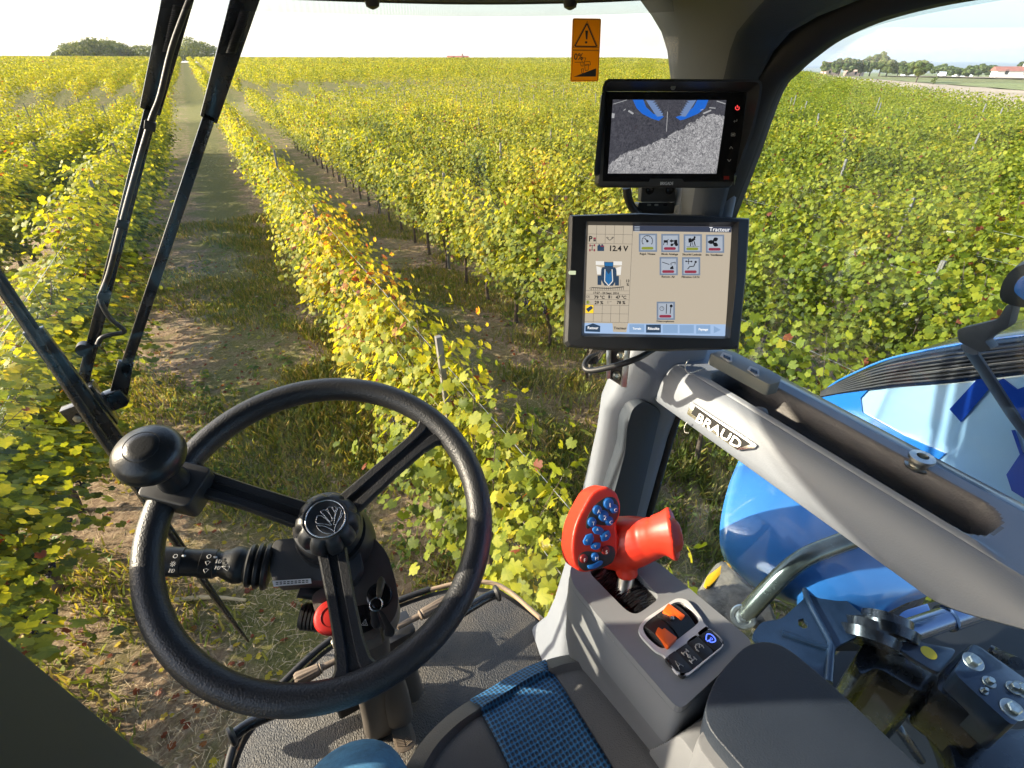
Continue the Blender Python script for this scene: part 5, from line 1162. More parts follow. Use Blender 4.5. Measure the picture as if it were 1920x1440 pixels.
for X, Y, cc in ((848, 335, 'gn'), (1064, 338, 'rd'), (1280, 341, 'gn'), (1495, 345, 'rd'), (1048, 560, 'rd'), (1264, 562, 'rd'), (1020, 991, 'rd')):
    t_ = scr('menu_tile', [sq(X-88, Y-88, X+88, Y+88)], SCR['tile'], SG, 0)
    scr('tile_face', [sq(X-72, Y-72, X+72, Y+72)], SCR['tile2'], t_, .0002)
    scr('tile_toggle', [sq(X-52, Y+40, X+40, Y+66), disc(X+40, Y+53, 13), disc(X-50, Y+53, 13)], SCR[cc], t_, .0004)
ic = []
ic += arc(842, 318, 52, -40, 220, 5)+[ln(842, 318, 815, 290, 8), disc(842, 320, 12)]+[ln(842+42*math.cos(math.radians(a)), 318-42*math.sin(math.radians(a)), 842+52*math.cos(math.radians(a)), 318-52*math.sin(math.radians(a)), 4) for a in range(-30, 220, 30)]
ic += [sq(1000, 310, 1040, 334), ln(1040, 310, 1045, 302, 8), ln(1004, 330, 998, 358, 6), ln(1036, 330, 1032, 358, 6), [(1055, 318), (1078, 300), (1078, 310), (1096, 310), (1096, 326), (1078, 326), (1078, 336)], [(1100, 308), (1130, 306), (1132, 345), (1070, 356), (1075, 345), (1100, 342)], disc(1078, 356, 13), disc(1122, 352, 16)]
ic += [[(1238, 295), (1262, 290), (1270, 330), (1240, 335)], [(1265, 300), (1300, 285), (1305, 305), (1270, 330)], ln(1262, 335, 1258, 368, 9), ln(1292, 320, 1304, 365, 9), ln(1220, 372, 1345, 372, 3), disc(1298, 282, 10), ln(1274, 330, 1285, 372, 5)]
for a in (60, 180, 300): ic.append([(1485+28*math.cos(math.radians(a))+26*math.cos(math.radians(k))*(1+.25*math.cos(math.radians(2*(k-a)))), 328-28*math.sin(math.radians(a))-20*math.sin(math.radians(k))) for k in range(0, 360, 30)])
ic += [ln(985, 522, 1055, 545, 6), ln(1068, 532, 1112, 522, 6), ln(1112, 522, 1108, 545, 5), ln(1068, 532, 1072, 555, 5), [(1062, 575), (1088, 555), (1096, 590), (1062, 590)]]
ic += [disc(1308, 520, 11), ln(1303, 530, 1290, 562, 8), ln(1290, 562, 1250, 565, 8), ln(1250, 565, 1230, 590, 8), ln(1212, 514, 1270, 516, 6), disc(1216, 514, 8), disc(1268, 516, 8), ln(1240, 490, 1238, 542, 6)]
ic += arc(982, 970, 20, 0, 360, 4)+[ln(1028, 925, 1024, 1020, 7), ln(1072, 930, 1062, 1020, 7), disc(1072, 945, 14), ln(982, 970, 988, 960, 4)]
scr('tile_icons', ic, SCR['ink'], SG, .0005)
# status icons at left
scr('battery_icon', [sq(360, 362, 425, 415), sq(370, 350, 388, 362), sq(398, 350, 416, 362)], SCR['navd'], SG, .0003)
scr('red_icon_parts', [sq(284, 352, 296, 372), sq(326, 350, 338, 370), sq(282, 395, 294, 418), sq(326, 395, 338, 418), sq(322, 285, 346, 300), sq(392, 364, 424, 374)], SCR['rd'], SG, .0004)
scr('axle_icon', [ln(296, 360, 328, 360, 5), ln(311, 360, 309, 405, 7), ln(294, 406, 326, 406, 5), sq(322, 302, 346, 322)]+[ln(445, 283, 480, 312, 6), ln(480, 312, 518, 283, 6), ln(452, 278, 470, 290, 5), ln(512, 278, 494, 292, 5)], SCR['line'], SG, .0003)
scr('machine_icon', [[(398, 590), (410, 570), (530, 572), (545, 600), (545, 690), (510, 750), (430, 748), (395, 690)], [(425, 520), (515, 522), (512, 572), (428, 570)], sq(362, 650, 398, 742), sq(530, 655, 568, 748)], SCR['navd'], SG, .0003)
scr('machine_icon_blue', [[(440, 600), (468, 640), (495, 602), (502, 700), (470, 742), (438, 700)], [(430, 525), (510, 527), (508, 560), (432, 558)]], SCR['bl'], SG, .0006)
scr('machine_icon_white', [ln(434, 590, 430, 705, 8), ln(502, 590, 508, 705, 8), ln(430, 705, 468, 748, 8), ln(508, 705, 470, 748, 8), [(345, 512), (425, 514), (425, 550), (345, 548)], [(515, 514), (598, 516), (596, 552), (515, 550)], [(350, 560), (400, 575), (392, 640), (358, 640)], [(542, 578), (592, 562), (585, 645), (548, 645)]], SCR['wt'], SG, .0005)
scr('level_bar', [[(300, 762), (460, 772), (618, 755), (612, 765), (460, 780), (306, 770)]]+[ln(306+k*18, 764, 304+k*18, 792, 4) for k in range(18)]+[ln(585, 690, 583, 750, 2.5), ln(284, 775, 300, 765, 3), ln(284, 775, 300, 788, 3)], SCR['line'], SG, .0004)
scr('warning_icon', [sq(246, 936, 322, 1014)], SCR['yl'], SG, .0003); scr('warning_icon_board', [[(250, 972), (300, 942), (320, 965), (272, 1005)]], SCR['navd'], SG, .0006)
scr('fuel_icon', [sq(255, 892, 278, 925), ln(280, 898, 290, 922, 4)], SCR['gn'], SG, .0003); scr('gauge_icons', arc(262, 855, 10, 0, 360, 4)+[ln(280, 842, 280, 870, 5), sq(466, 842, 484, 872), ln(498, 845, 498, 872, 5), ln(462, 895, 462, 922, 4), ln(475, 905, 498, 900, 3)], SCR['line'], SG, .0003)
scr('menu_icon', [ln(718, 180+k*14, 768, 181+k*14, 6) for k in range(4)], SCR['tile2'], SG, .0004)

# ------------------------------------------------------------ camera monitor with sun hood
MF = Fr(rel(.5565, .5857, -.0874), (-.4504, -.8743, .1811), (.8885, -.4588, -.0051))
mz = lambda X, Y: (1050+X/4.8, 130+Y/4.8)
MN = empty('camera_monitor', MF.o-MF.n*.04, 'small black reversing camera monitor with a sun hood, mounted above the terminal', 'monitor')
ot = [MF.hit(*mz(*p), .004) for p in ((395, 195), (1690, 200), (1560, 1040), (1525, 1070), (365, 1065), (335, 1035))]
prism('body', ot, MF.n*-.028, M['blk'], MN, .004, 3)
prism('front_glass', [MF.hit(*mz(*p), .0042) for p in ((422, 203), (1678, 208), (1582, 1010), (1115, 1012), (1100, 985), (812, 983), (795, 1012), (382, 1008))], MF.n*.0012, M['blk_gloss'], MN)
hood_o = [(378, 200), (385, 150), (405, 105), (440, 85), (1000, 86), (1780, 92), (1812, 110), (1822, 150), (1805, 280), (1740, 570), (1590, 955), (1568, 960)]
hood_i = [(402, 205), (408, 160), (425, 125), (455, 108), (1000, 110), (1760, 112), (1790, 125), (1798, 155), (1782, 280), (1715, 565), (1580, 930), (1566, 950)]
bm = bmesh.new(); fO = [MF.hit(*mz(*p), .028) for p in hood_o]; fI = [MF.hit(*mz(*p), .028) for p in hood_i]
tgt = [(400, 240), (400, 205), (420, 200), (440, 198), (1000, 200), (1660, 202), (1680, 204), (1688, 215), (1672, 330), (1640, 560), (1570, 1000), (1562, 1035)]
bI = [MF.hit(*mz(*p), .0055) for p in tgt]; bO = [p-MF.n*.004 for p in bI]
bO = [MF.hit(*mz(*p), .002)+(MF.hit(*mz(*p), .002)-MF.o)*.015 for p in tgt]
Rr = [[bm.verts.new(p) for p in l] for l in (bO, fO, fI, bI)]
for A, B in zip(Rr, Rr[1:]):
    for i in range(len(A)-1): bm.faces.new((A[i], A[i+1], B[i+1], B[i]))
for i in (0, -1): bm.faces.new([r_[i] for r_ in Rr])
finish('sun_hood', bm, M['blk'], MN, angle=40)
prism('hood_side', rpoly([MF.hit(*mz(*p), c) for p, c in (((400, 205), .002), ((378, 205), .028), ((345, 520), .024), ((305, 940), .014), ((312, 962), .010), ((345, 950), .004))], .003, 2), MF.x*.002, M['blk'], MN)
def mon_mat(lo=(.05, .05, .06), hi=(.50, .49, .49)):
    m = mat('monitor_picture', (.02, .02, .02), .25, estr=1.0, emis=(1, 1, 1)); t, b, o = nodes(m)
    tc = t.nodes.new('ShaderNodeTexCoord'); n = t.nodes.new('ShaderNodeTexNoise'); n.inputs['Scale'].default_value = 170; n.inputs['Detail'].default_value = 7; n.inputs['Roughness'].default_value = .85; n.inputs['Distortion'].default_value = 2.5
    n2 = t.nodes.new('ShaderNodeTexNoise'); n2.inputs['Scale'].default_value = 60; n2.inputs['Detail'].default_value = 5
    t.links.new(tc.outputs['Object'], n.inputs['Vector']); t.links.new(tc.outputs['Object'], n2.inputs['Vector'])
    r = t.nodes.new('ShaderNodeValToRGB'); r.color_ramp.elements[0].position = .40; r.color_ramp.elements[0].color = (*lo, 1); r.color_ramp.elements[1].position = .64; r.color_ramp.elements[1].color = (*hi, 1)
    t.links.new(n.outputs[0], r.inputs[0]); t.links.new(r.outputs[0], b.inputs['Emission Color']); b.inputs['Emission Strength'].default_value = .5; return m
MS = scr('screen', [[(475, 272), (1497, 277), (1407, 940), (430, 938)]], mon_mat((.018, .018, .026), (.085, .085, .10)), MN, .0056, mz, MF)
sh = [(435, 860), (520, 790), (640, 735), (760, 700), (880, 640), (980, 600), (1090, 540), (1200, 470), (1290, 425), (1400, 400), (1480, 425), (1407, 938), (432, 936)]
jag = []
for (x0, y0), (x1, y1) in zip(sh[:10], sh[1:11]):
    for k in range(6): t = k/6; jag.append((x0+(x1-x0)*t+random.uniform(-5, 5), y0+(y1-y0)*t+random.uniform(-14, 14)))
scr('lit_ground', [jag+sh[10:]], mon_mat(), MS, .0059, mz, MF)
bluep = [[(655, 274), (750, 274), (775, 340), (840, 400), (935, 425), (890, 462), (830, 445), (740, 400), (690, 350)], [(1235, 276), (1335, 276), (1305, 350), (1240, 400), (1120, 450), (1080, 458), (1040, 430), (1130, 400), (1200, 340)]]
scr('machine_legs', bluep, emit('monitor_blue', (.01, .10, .45), .8), MS, .0062, mz, MF)
fans = []
for k in range(7):
    t = k/6; fans.append([(775+t*70, 278+t*110), (858+t*70, 282+t*110), (830+t*90, 300+t*110), (862+t*66, 322+t*98), (800+t*75, 318+t*108)]); fans.append([(1225-t*70, 278+t*110), (1140-t*62, 282+t*110), (1168-t*70, 300+t*110), (1132-t*60, 322+t*98), (1200-t*72, 318+t*108)])
scr('machine_flaps', fans, emit('monitor_pale_blue', (.12, .18, .32), .8), MS, .0064, mz, MF)
scr('picture_marks', [[(468, 395), (492, 398), (488, 438), (466, 438)], ln(480, 312, 600, 276, 5), ln(572, 372, 590, 356, 6), ln(615, 372, 660, 400, 16), ln(1290, 398, 1360, 368, 14), ln(1410, 285, 1490, 310, 8), ln(1345, 345, 1400, 350, 8), ln(1262, 368, 1290, 360, 6), ln(968, 380, 958, 560, 5)], emit('monitor_pale', (.35, .35, .36), .7), MS, .0066, mz, MF)
scr('power_symbol', arc(1596, 348, 17, -230, 50, 6)+[ln(1596, 322, 1596, 345, 6)], emit('led_red', (.9, .06, .06), 1), MN, .0056, mz, MF)
scr('key_symbols', [ln(1564, 468, 1592, 466, 4), ln(1592, 466, 1592, 450, 4), ln(1564, 468, 1574, 458, 4), ln(1564, 468, 1574, 478, 4)]+[ln(1542, 574, 1574, 574, 4), ln(1542, 600, 1574, 600, 4), ln(1542, 574, 1542, 600, 4), ln(1574, 574, 1574, 600, 4), sq(1549, 581, 1567, 594)]+[ln(1526, 716, 1540, 694, 5), ln(1540, 694, 1554, 716, 5), ln(1508, 810, 1522, 830, 5), ln(1522, 830, 1538, 810, 5)], M['stitch'], MN, .0056, mz, MF)
scr('sensor_window', [sq(1474, 960, 1522, 992)], M['dred'], MN, .0056, mz, MF)
a = MF.loc(*mz(892, 1040)); b = MF.loc(*mz(1018, 1040)); me_ = text_mesh('BRIGADE', MF, a[0], a[1], .0058, depth=.0002, c=.0045, xs=(b[0]-a[0])/(.0058*4.35)); link('maker_name', me_, M['white'], MN, smooth=False)
c = MF.hit(*mz(1018, 160), .016); lathe('hood_screw', c, MF.n, [(0, .0035), (.002, .003), (.002, 0)], M['steel'], MN, 14)

# ------------------------------------------------------------ brackets, cables
BR = empty('monitor_bracket', aD(1245, 400, .84), 'black bolted clamp bracket joining the small monitor to the terminal', 'bracket')
BB = Fr(aD(1245, 385, .82), MF.n, MF.x)
prism('bracket_plate', rpoly([BB.hit(*mz(*p)) for p in ((735, 1050), (1045, 1050), (1035, 1195), (725, 1195))], .003, 2), BB.n*-.02, M['chars'], BR, .001)
for X in (805, 985): lathe('plate_bolt', BB.hit(*mz(X, 1090), .0005), BB.n, [(0, .0062), (.002, .006), (.002, .003), (.0005, 0)], M['blk_gloss'], BR, 18)
prism('bracket_block', rpoly([BB.hit(*mz(*p)) for p in ((705, 1200), (1035, 1200), (1025, 1300), (690, 1305))], .003, 2), BB.n*-.03, M['blk'], BR, .001)
prism('bracket_arm', rpoly([BB.hit(*mz(*p), -.01) for p in ((1050, 1135), (1160, 1140), (1172, 1330), (1040, 1330))], .004, 2), BB.n*-.03, M['blk'], BR, .002)
for X in (800, 866, 945): prism('bracket_nut', rrect(BB, *BB.loc(*mz(X, 1220)), .006, .003, .001, .0005), BB.n*.001, M['steel'] if X < 900 else M['blk_gloss'], BR)
lathe('arm_knob', BB.hit(*mz(1065, 1262), -.005), BB.n, [(0, .009), (.008, .008), (.010, 0)], M['grey_lt'], BR, 18)
RL = empty('mounting_rail', aD(1165, 690, .86), 'vertical aluminium channel rail screwed to the grey pillar below the terminal', 'rail')
RF = Fr(rel(.535, .545, -.455), (-.62, -.74, .25), cR)
zc = lambda X, Y: (640+X/3, 480+Y/3)
for pts, m in ((((1490, 480), (1520, 480), (1515, 690), (1490, 695)), 'steel'), (((1600, 470), (1632, 470), (1605, 742), (1570, 735)), 'steel')):
    prism('rail_flange', [RF.hit(*zc(*p), .012) for p in pts], RF.n*-.016, M[m], RL, .001)
prism('rail_web', [RF.hit(*zc(*p), .001) for p in ((1515, 470), (1605, 470), (1580, 735), (1510, 690))], RF.n*-.006, M['shaft'], RL)
for X, Y in ((1572, 560), (1548, 672)): lathe('rail_screw', RF.hit(*zc(X, Y), .002), RF.n, [(0, .0075), (.004, .0068), (.0055, .004), (.003, .003), (.003, 0)], M['screw'], RL, 20)
def cable(name, pts, r, m, label, dep, spline=6):
    o = tube(name, [aD(u, v, d) for (u, v), d in zip(pts, dep)], r, m, None, spline=spline); tag(o, label, 'cable'); return o
cable('cable', [(1175, 352), (1178, 372), (1186, 390), (1200, 402)], .0065, M['blk'], 'black cable curving from the small monitor down to the terminal', [.80, .81, .82, .83])
cable('cable', [(1135, 655), (1120, 665), (1104, 672), (1096, 686), (1106, 695), (1150, 687), (1195, 672), (1225, 655)], .005, M['blk'], 'black cable looping below the terminal across the rail', [.87, .86, .85, .84, .83, .81, .80, .82])
bm = bmesh.new()
for k in range(6): add_tube(bm, [aD(1112+k*4, 652, .86+.002*k), aD(1104+k*4.5, 668, .855), aD(1098+k*3.5, 682, .85)], .0024, 6, spline=3)
tag(finish('wiring_loom', bm, M['shaft'], None), 'bundle of thin dark wires under the lower left corner of the terminal', 'wiring')
def beads(pts, label):
    bm = bmesh.new(); P = catmull(pts, 5)
    L_ = 0; acc = []
    for a, b in zip(P, P[1:]):
        n = max(1, int((b-a).length/.0028)); acc += [a.lerp(b, k/n) for k in range(n)]
    add_tube(bm, P, .0005, 4)
    for p in acc: add_lathe(bm, p-V(0, 0, .0013), V(0, 0, 1), [(0, 0), (.0004, .0009), (.0013, .0013), (.0022, .0009), (.0026, 0)], 7)
    tag(finish('bead_chain', bm, M['steel'], None, angle=180), label, 'chain')
beads([aZ(u, v, -.437) for u, v in ((1300, 668), (1290, 676), (1285, 690), (1292, 700), (1306, 696), (1325, 690))], 'tiny bead chain lying on the front of the side rail')
beads([aX(u, v, .575) for u, v in ((1288, 792), (1284, 800), (1284, 810), (1292, 812))], 'tiny bead chain hanging below the badge of the side rail')
# USB socket strip
UF = Fr(rel(.70, .5, -.405), (-.15, 0, 1), (0, -1, 0))
US = prism('socket_strip', rpoly([UF.hit(*z6(*p)) for p in ((152, 548), (235, 528), (300, 545), (556, 678), (548, 708), (490, 722), (470, 715))], .003, 3), V(0, 0, -.020), mat('socket_grey', (.17, .18, .17), .35), None, .0025)
tag(US, 'grey socket strip with two ports on top of the side rail, beside the window', 'socket strip')
for X, Y in ((248, 572), (400, 650)):
    pf = prism('port_frame', rpoly([UF.hit(*z6(X+a, Y+b), .0004) for a, b in ((-38, -8), (-22, -28), (30, -8), (30, 26), (8, 26))], .001, 2), UF.n*.0015, M['grey_lt'], US)
    prism('port_slot', [UF.hit(*z6(X+a, Y+b), .0022) for a, b in ((-18, -18), (20, 0), (20, 14), (-20, -2))], UF.n*.0006, M['blk_gloss'], pf)

# ------------------------------------------------------------ warning sticker on the windscreen
def sticker_mat():
    m = mat('amber_sticker', (.80, .36, .01), .5); t, b, o = nodes(m); tl = t.nodes.new('ShaderNodeBsdfTranslucent'); tl.inputs[0].default_value = (1.0, .52, .02, 1)
    mx = t.nodes.new('ShaderNodeMixShader'); mx.inputs[0].default_value = .72; t.links.new(b.outputs[0], mx.inputs[1]); t.links.new(tl.outputs[0], mx.inputs[2]); t.links.new(mx.outputs[0], o.inputs[0]); return m
zs = lambda X, Y: (640+X/3, Y/3)
SF = Fr(rel(.622, .79, .01)-V(.015, .015, 0), (-.55, -.83, 0), cR); 
SK = prism('warning_sticker', rpoly([SF.hit(*zs(*p)) for p in ((1301, 102), (1462, 104), (1446, 458), (1288, 460))], .003, 3), SF.n*-.0006, sticker_mat(), None); tag(SK, 'amber warning sticker with a triangle and a slope pictogram on the windscreen', 'sticker')
k1 = []
def rim_(P, w=3): return [ln(*a, *b, w) for a, b in zip(P, P[1:]+P[:1])]
k1 += rim_([(1382, 132), (1436, 262), (1314, 260)], 7)+rim_([(1383, 120), (1445, 268), (1304, 266)], 2)+[[(1372, 172), (1388, 172), (1384, 222), (1376, 222)], disc(1377, 238, 7)]
k1 += rim_([(1306, 108), (1457, 110), (1450, 282), (1302, 280)], 2)+rim_([(1302, 284), (1450, 286), (1442, 452), (1294, 452)], 2)
k1 += [[(1306, 432), (1434, 384), (1432, 430)], ln(1312, 350, 1345, 350, 3)]
k1 += rim_([(1348, 326), (1376, 326), (1366, 350), (1356, 350)], 2.5)+rim_([(1366, 348), (1398, 345), (1402, 365), (1370, 368)], 2.5)+rim_([(1368, 365), (1392, 362), (1388, 395), (1372, 398)], 2.5)+rim_([(1350, 388), (1362, 386), (1360, 412), (1352, 412)], 2.5)+rim_([(1346, 350), (1360, 350), (1360, 372), (1348, 370)], 2.5)
scr('sticker_print', k1, M['blk'], SK, .0002, zs, SF)
a = SF.loc(*zs(1307, 336)); me_ = text_mesh('0%', SF, a[0], a[1], .0125, depth=.0001, c=.0003, bold=.0002); link('sticker_text', me_, M['blk'], SK, smooth=False)

# ------------------------------------------------------------ windscreen wiper
WI = empty('windscreen_wiper', rel(.05, 1.06, .10), 'black parallel arm wiper with two arms and an upright blade outside the windscreen', 'wiper')
YW = 1.065
def bar(name, a, b, w0, w1, th, y=YW, mt='blk_paint', split=None):
    pa = aY(*a, y); pb = aY(*b, y); d = (pb-pa).normalized(); s = d.cross(V(0, 1, 0)).normalized()
    return prism(name, [pa-s*w0, pa+s*w0, pb+s*w1, pb-s*w1], V(0, th, 0), M[mt], WI, .0015)
bar('upper_arm', (372, -160), (281, 210), .022, .0135, .012); bar('lower_rod', (285, 200), (152, 730), .0088, .0088, .008)
bar('upper_arm', (507, -160), (391, 225), .022, .0125, .012); bar('lower_rod', (394, 215), (232, 700), .0088, .0085, .008); bar('rod_foot', (236, 680), (222, 742), .012, .014, .010)
for (u0, v0), (u1, v1) in (((335, 12), (315, 100)), ((460, 22), (432, 102))):
    bm = bmesh.new(); n = 26
    for k in range(n):
        c = aY(u0+(u1-u0)*k/n, v0+(v1-v0)*k/n, YW-.003); add_tube(bm, [c+V(.007*math.cos(t*.785), -.001+.003*math.sin(t*.785), .001*t/8) for t in range(8)], .0009, 4, closed=True)
    finish('arm_spring', bm, M['blk'], WI, angle=180)
hz_ = [(355, 0), (322, 90), (300, 180), (283, 225), (255, 320), (228, 420), (205, 510), (190, 552), (191, 570), (208, 598), (231, 617), (229, 624), (205, 628), (190, 634), (183, 646)]
tube('washer_hose', [aY(u, v, YW-.012) for u, v in hz_], .0042, M['blk'], WI, seg=8, spline=4)
for u, v in ((281, 236), (229, 422), (194, 556)): bar('hose_clip', (u-11, v-3), (u+11, v+4), .007, .007, .024, YW-.018, 'blk')
lathe('rod_joint', aY(158, 655, YW-.004), V(0, -1, 0), [(-.01, .012), (.006, .012), (.008, 0)], M['blk'], WI, 20)
prism('blade_bracket', [aY(u, v, YW-.006) for u, v in ((110, 772), (225, 730), (243, 752), (238, 762), (135, 800))], V(0, .02, 0), M['blk_paint'], WI, .002)
prism('blade_clip', [aY(u, v, YW-.03) for u, v in ((160, 730), (172, 724), (222, 795), (206, 806))], V(0, .03, 0), M['blk_paint'], WI, .002)
lathe('bracket_nut', aY(146, 783, YW-.008), V(0, -1, 0), [(0, .007), (.006, .007), (.007, .003)], M['steel'], WI, 6)
def blade(nm, off, r, m):
    P = [aY(-150+off, 300, YW-.05), aY(0+off, 520, YW-.045), aY(100+off, 668, YW-.04), aY(200+off, 818, YW-.04), aY(330+off*.7, 1008, YW-.04), aY(420+off*.4, 1140, YW-.043), aY(466, 1203, YW-.045)]
    tube(nm, P, r, m, WI, seg=8, spline=4)
blade('blade_frame', -8, [.004, .007, .009, .010, .0085, .006, .003], M['blk_paint']); blade('blade_rubber', 6, [.003]*7, M['seal']); blade('blade_spine', -18, [.0025, .0035, .0035, .0035, .0035, .003, .0025], M['blk_gloss'])
bar('blade_yoke', (60, 620), (235, 850), .014, .013, .012, YW-.045)

# ------------------------------------------------------------ mirror
MR = empty('wing_mirror', aX(1835, 640, 1.15), 'black wing mirror with a blue back on a bent bracket outside the side window', 'mirror')
MX = 1.15
prism('mirror_head', rpoly([aX(u, v, MX) for u, v in ((1872, 560), (1878, 530), (1896, 505), (1925, 492), (2060, 480), (2070, 600), (1925, 578), (1890, 572))], .02, 4), V(.05, .01, 0), M['blk'], MR, .012, 3)
prism('mirror_back', rpoly([aX(u, v, MX-.004) for u, v in ((1900, 545), (1912, 520), (1960, 500), (2040, 495), (2040, 575), (1930, 568))], .01, 3), V(-.006, 0, 0), M['bluepaint'], MR, .002)
prism('mirror_arm', rpoly([aX(u, v, MX) for u, v in ((1888, 570), (1900, 574), (1890, 612), (1845, 640), (1860, 655), (1835, 660), (1796, 640), (1794, 618), (1870, 600))], .005, 2), V(.03, 0, 0), M['chars'], MR, .003)
bm = bmesh.new(); add_tube(bm, [aX(1818, 655, MX+.01), aX(1842, 690, MX+.05), aX(1900, 780, MX+.10), aX(1990, 900, MX+.12)], .020, 8, sq=(1, .4)); finish('mirror_strut', bm, M['chars'], MR)

# ------------------------------------------------------------ the machine beside the cab
HB = empty('side_bodywork', rel(1.2, .3, -1.3))
PX = 1.32
zq = z6
def zx(P, x=PX): return [aX(*zq(*p), x) for p in P]
prism('side_panel', zx([(740, 795), (900, 772), (1200, 735), (1500, 715), (1920, 665), (2300, 640), (2300, 1700), (1500, 1500), (1000, 1200), (740, 900)]), V(.03, 0, 0), M['whitepaint'], HB, .004)
prism('blue_stripe', zx([(742, 798), (900, 774), (1040, 756), (1000, 800), (1010, 880), (1240, 1010), (1480, 1110), (1400, 1180), (900, 1000), (742, 860)], PX-.004), V(.003, 0, 0), M['bluepaint'], HB)
prism('blue_bar', zx([(1500, 862), (1690, 655), (1750, 715), (1565, 935)], PX-.004), V(.003, 0, 0), M['bluepaint2'], HB)
prism('blue_field', zx([(1740, 720), (1800, 690), (1880, 750), (2300, 600), (2300, 1050), (1880, 920), (1840, 860), (1790, 790)], PX-.0045), V(.003, 0, 0), M['bluepaint2'], HB)
prism('blue_corner', zx([(1820, 1230), (1900, 1110), (2300, 980), (2300, 1600), (1850, 1320)], PX-.0045), V(.003, 0, 0), M['bluepaint2'], HB)
PF_ = Fr(aX(*zq(1870, 1080), PX-.005), (-1, 0, 0), (0, -1, 0))
me_ = text_mesh('||PLUS', PF_, 0, 0, .055, depth=.0005, rot=math.radians(38), bold=.001); link('panel_lettering', me_, M['bluepaint2'], HB, smooth=False)
hoodr = [(735, 795), (780, 755), (860, 710), (1040, 630), (1200, 585), (1500, 530), (1920, 478), (2300, 450)]
Hl = [aX(*zq(*p), PX-.005) for p in hoodr]; Hb = [aX(*zq(*p), PX-.005) for p in ((742, 797), (800, 788), (900, 772), (1040, 755), (1200, 735), (1500, 712), (1920, 662), (2300, 636))]
grid_mesh('louvred_hood', [catmull(Hb, 4), [a.lerp(b, .5)+V(.01, 0, 0) for a, b in zip(catmull(Hb, 4), catmull(Hl, 4))], [p+V(.05, 0, 0) for p in catmull(Hl, 4)], [p+V(.5, 0, -.02) for p in catmull(Hl, 4)]], M['blk_paint'], HB, thick=.01)
for k in range(1, 8):
    t = k/8.5; P = [a.lerp(b, t)+V(-.002+.02*t, 0, 0) for a, b in zip(catmull(Hb, 3), catmull(Hl, 3))][2:]; tube('louvre', P, .0032, M['seal'], HB, seg=6)
tube('hood_edge', [p+V(.045, 0, .004) for p in catmull(Hl, 4)], .003, M['bluepaint'], HB, seg=8)
# blue fender
FE = empty('front_fender', aZ(1500, 1000, -1.0))
def patchpx(name, rows_, z_or, mt, parent, thick=.02, n=5):
    g_ = [catmull([aZ(u, v, z) for u, v, z in r_], n) for r_ in rows_]; cols = [catmull([r_[i] for r_ in g_], n) for i in range(len(g_[0]))]
    return grid_mesh(name, [[c_[i] for c_ in cols] for i in range(len(cols[0]))], mt, parent, thick=thick, angle=180)
M['fender'] = mat('fender_blue', (.05, .21, .50), .10, coat=1, var=.03, vscale=3)
patchpx('fender_shell', [[(1400, 840, -.93), (1480, 860, -.93), (1600, 900, -.93), (1850, 1000, -.93)], [(1372, 905, -.95), (1470, 930, -.925), (1600, 990, -.92), (1810, 1060, -.94)],
                   [(1356, 985, -1.0), (1440, 1000, -.96), (1560, 1050, -.95), (1750, 1100, -.97)], [(1366, 1035, -1.05), (1430, 1075, -1.02), (1530, 1120, -1.0), (1690, 1118, -1.0)], [(1395, 1075, -1.10), (1430, 1100, -1.08), (1530, 1140, -1.06), (1628, 1162, -1.04)]], 0, M['fender'], FE)
patchpx('fender_skirt', [[(1356, 985, -1.0), (1366, 1035, -1.05), (1395, 1075, -1.10), (1430, 1100, -1.08), (1530, 1140, -1.06), (1628, 1162, -1.04)], [(1357, 990, -1.06), (1369, 1042, -1.11), (1396, 1080, -1.16), (1431, 1104, -1.14), (1528, 1144, -1.12), (1626, 1166, -1.1)]], 0, M['bluepaint2'], FE, .006)
# step rail tube, steel plate, machinery
SR = empty('grab_rail', aZ(1393, 1157, -1.0))
tube('rail_tube', [aD(u, v, d) for (u, v), d in zip(((1393, 1158), (1425, 1122), (1470, 1075), (1510, 1045), (1560, 1024), (1620, 1004), (1700, 985)), (1.17, 1.15, 1.13, 1.12, 1.12, 1.12, 1.12))], .0205, mat('worn_dark_steel', (.16, .17, .14), .22, metal=.7, var=.3, vscale=20), SR, seg=24, spline=5)
c = aD(1393, 1157, 1.155); lathe('tube_end', c, O-c, [(-.02, .020), (-.004, .026), (0, .027), (.003, .024), (.003, .018), (0, .016), (.001, .010), (.003, .008), (.003, 0)], M['steel'], SR, 32)
z3 = lambda X, Y: (1280+X/3, 960+Y/3)
def zp(P, z): return [aZ(*z3(*p), z) for p in P]
SPL = empty('mounting_plate', aZ(1520, 1150, -1.1))
bm = bmesh.new(); hole_plate(bm, rpoly(zp([(390, 690), (440, 620), (560, 600), (690, 480), (650, 370), (690, 300), (740, 290), (800, 370), (900, 480), (1030, 590), (1080, 650), (860, 760), (830, 980), (640, 830), (400, 720)], -.985), .01, 2), [zp([(650, 605), (680, 598), (705, 625), (703, 652), (675, 655), (650, 635)], -.985)], V(0, 0, -.008)); finish('plate', bm, M['sheet'], SPL, smooth=False)
tube('plate_rib', zp([(670, 375), (700, 480), (760, 600), (835, 740), (820, 765), (560, 680)], -.982), .006, M['sheet'], SPL, spline=3); tube('plate_rib', zp([(835, 750), (820, 960)], -.982), .008, M['sheet'], SPL)
lathe('plate_bolt', zp([(722, 312)], -.983)[0], V(0, 0, 1), [(0, .016), (.004, .016), (.004, .011), (.012, .010), (.013, 0)], M['screw'], SPL, 6)
CH = empty('chassis', rel(1.0, .0, -1.55))
bm = bmesh.new(); add_prism(bm, zp([(560, 760), (860, 800), (1100, 560), (1500, 480), (1960, 620), (2300, 800), (2300, 1700), (1300, 1900), (700, 1500)], -1.50), V(0, 0, -.1), .01)
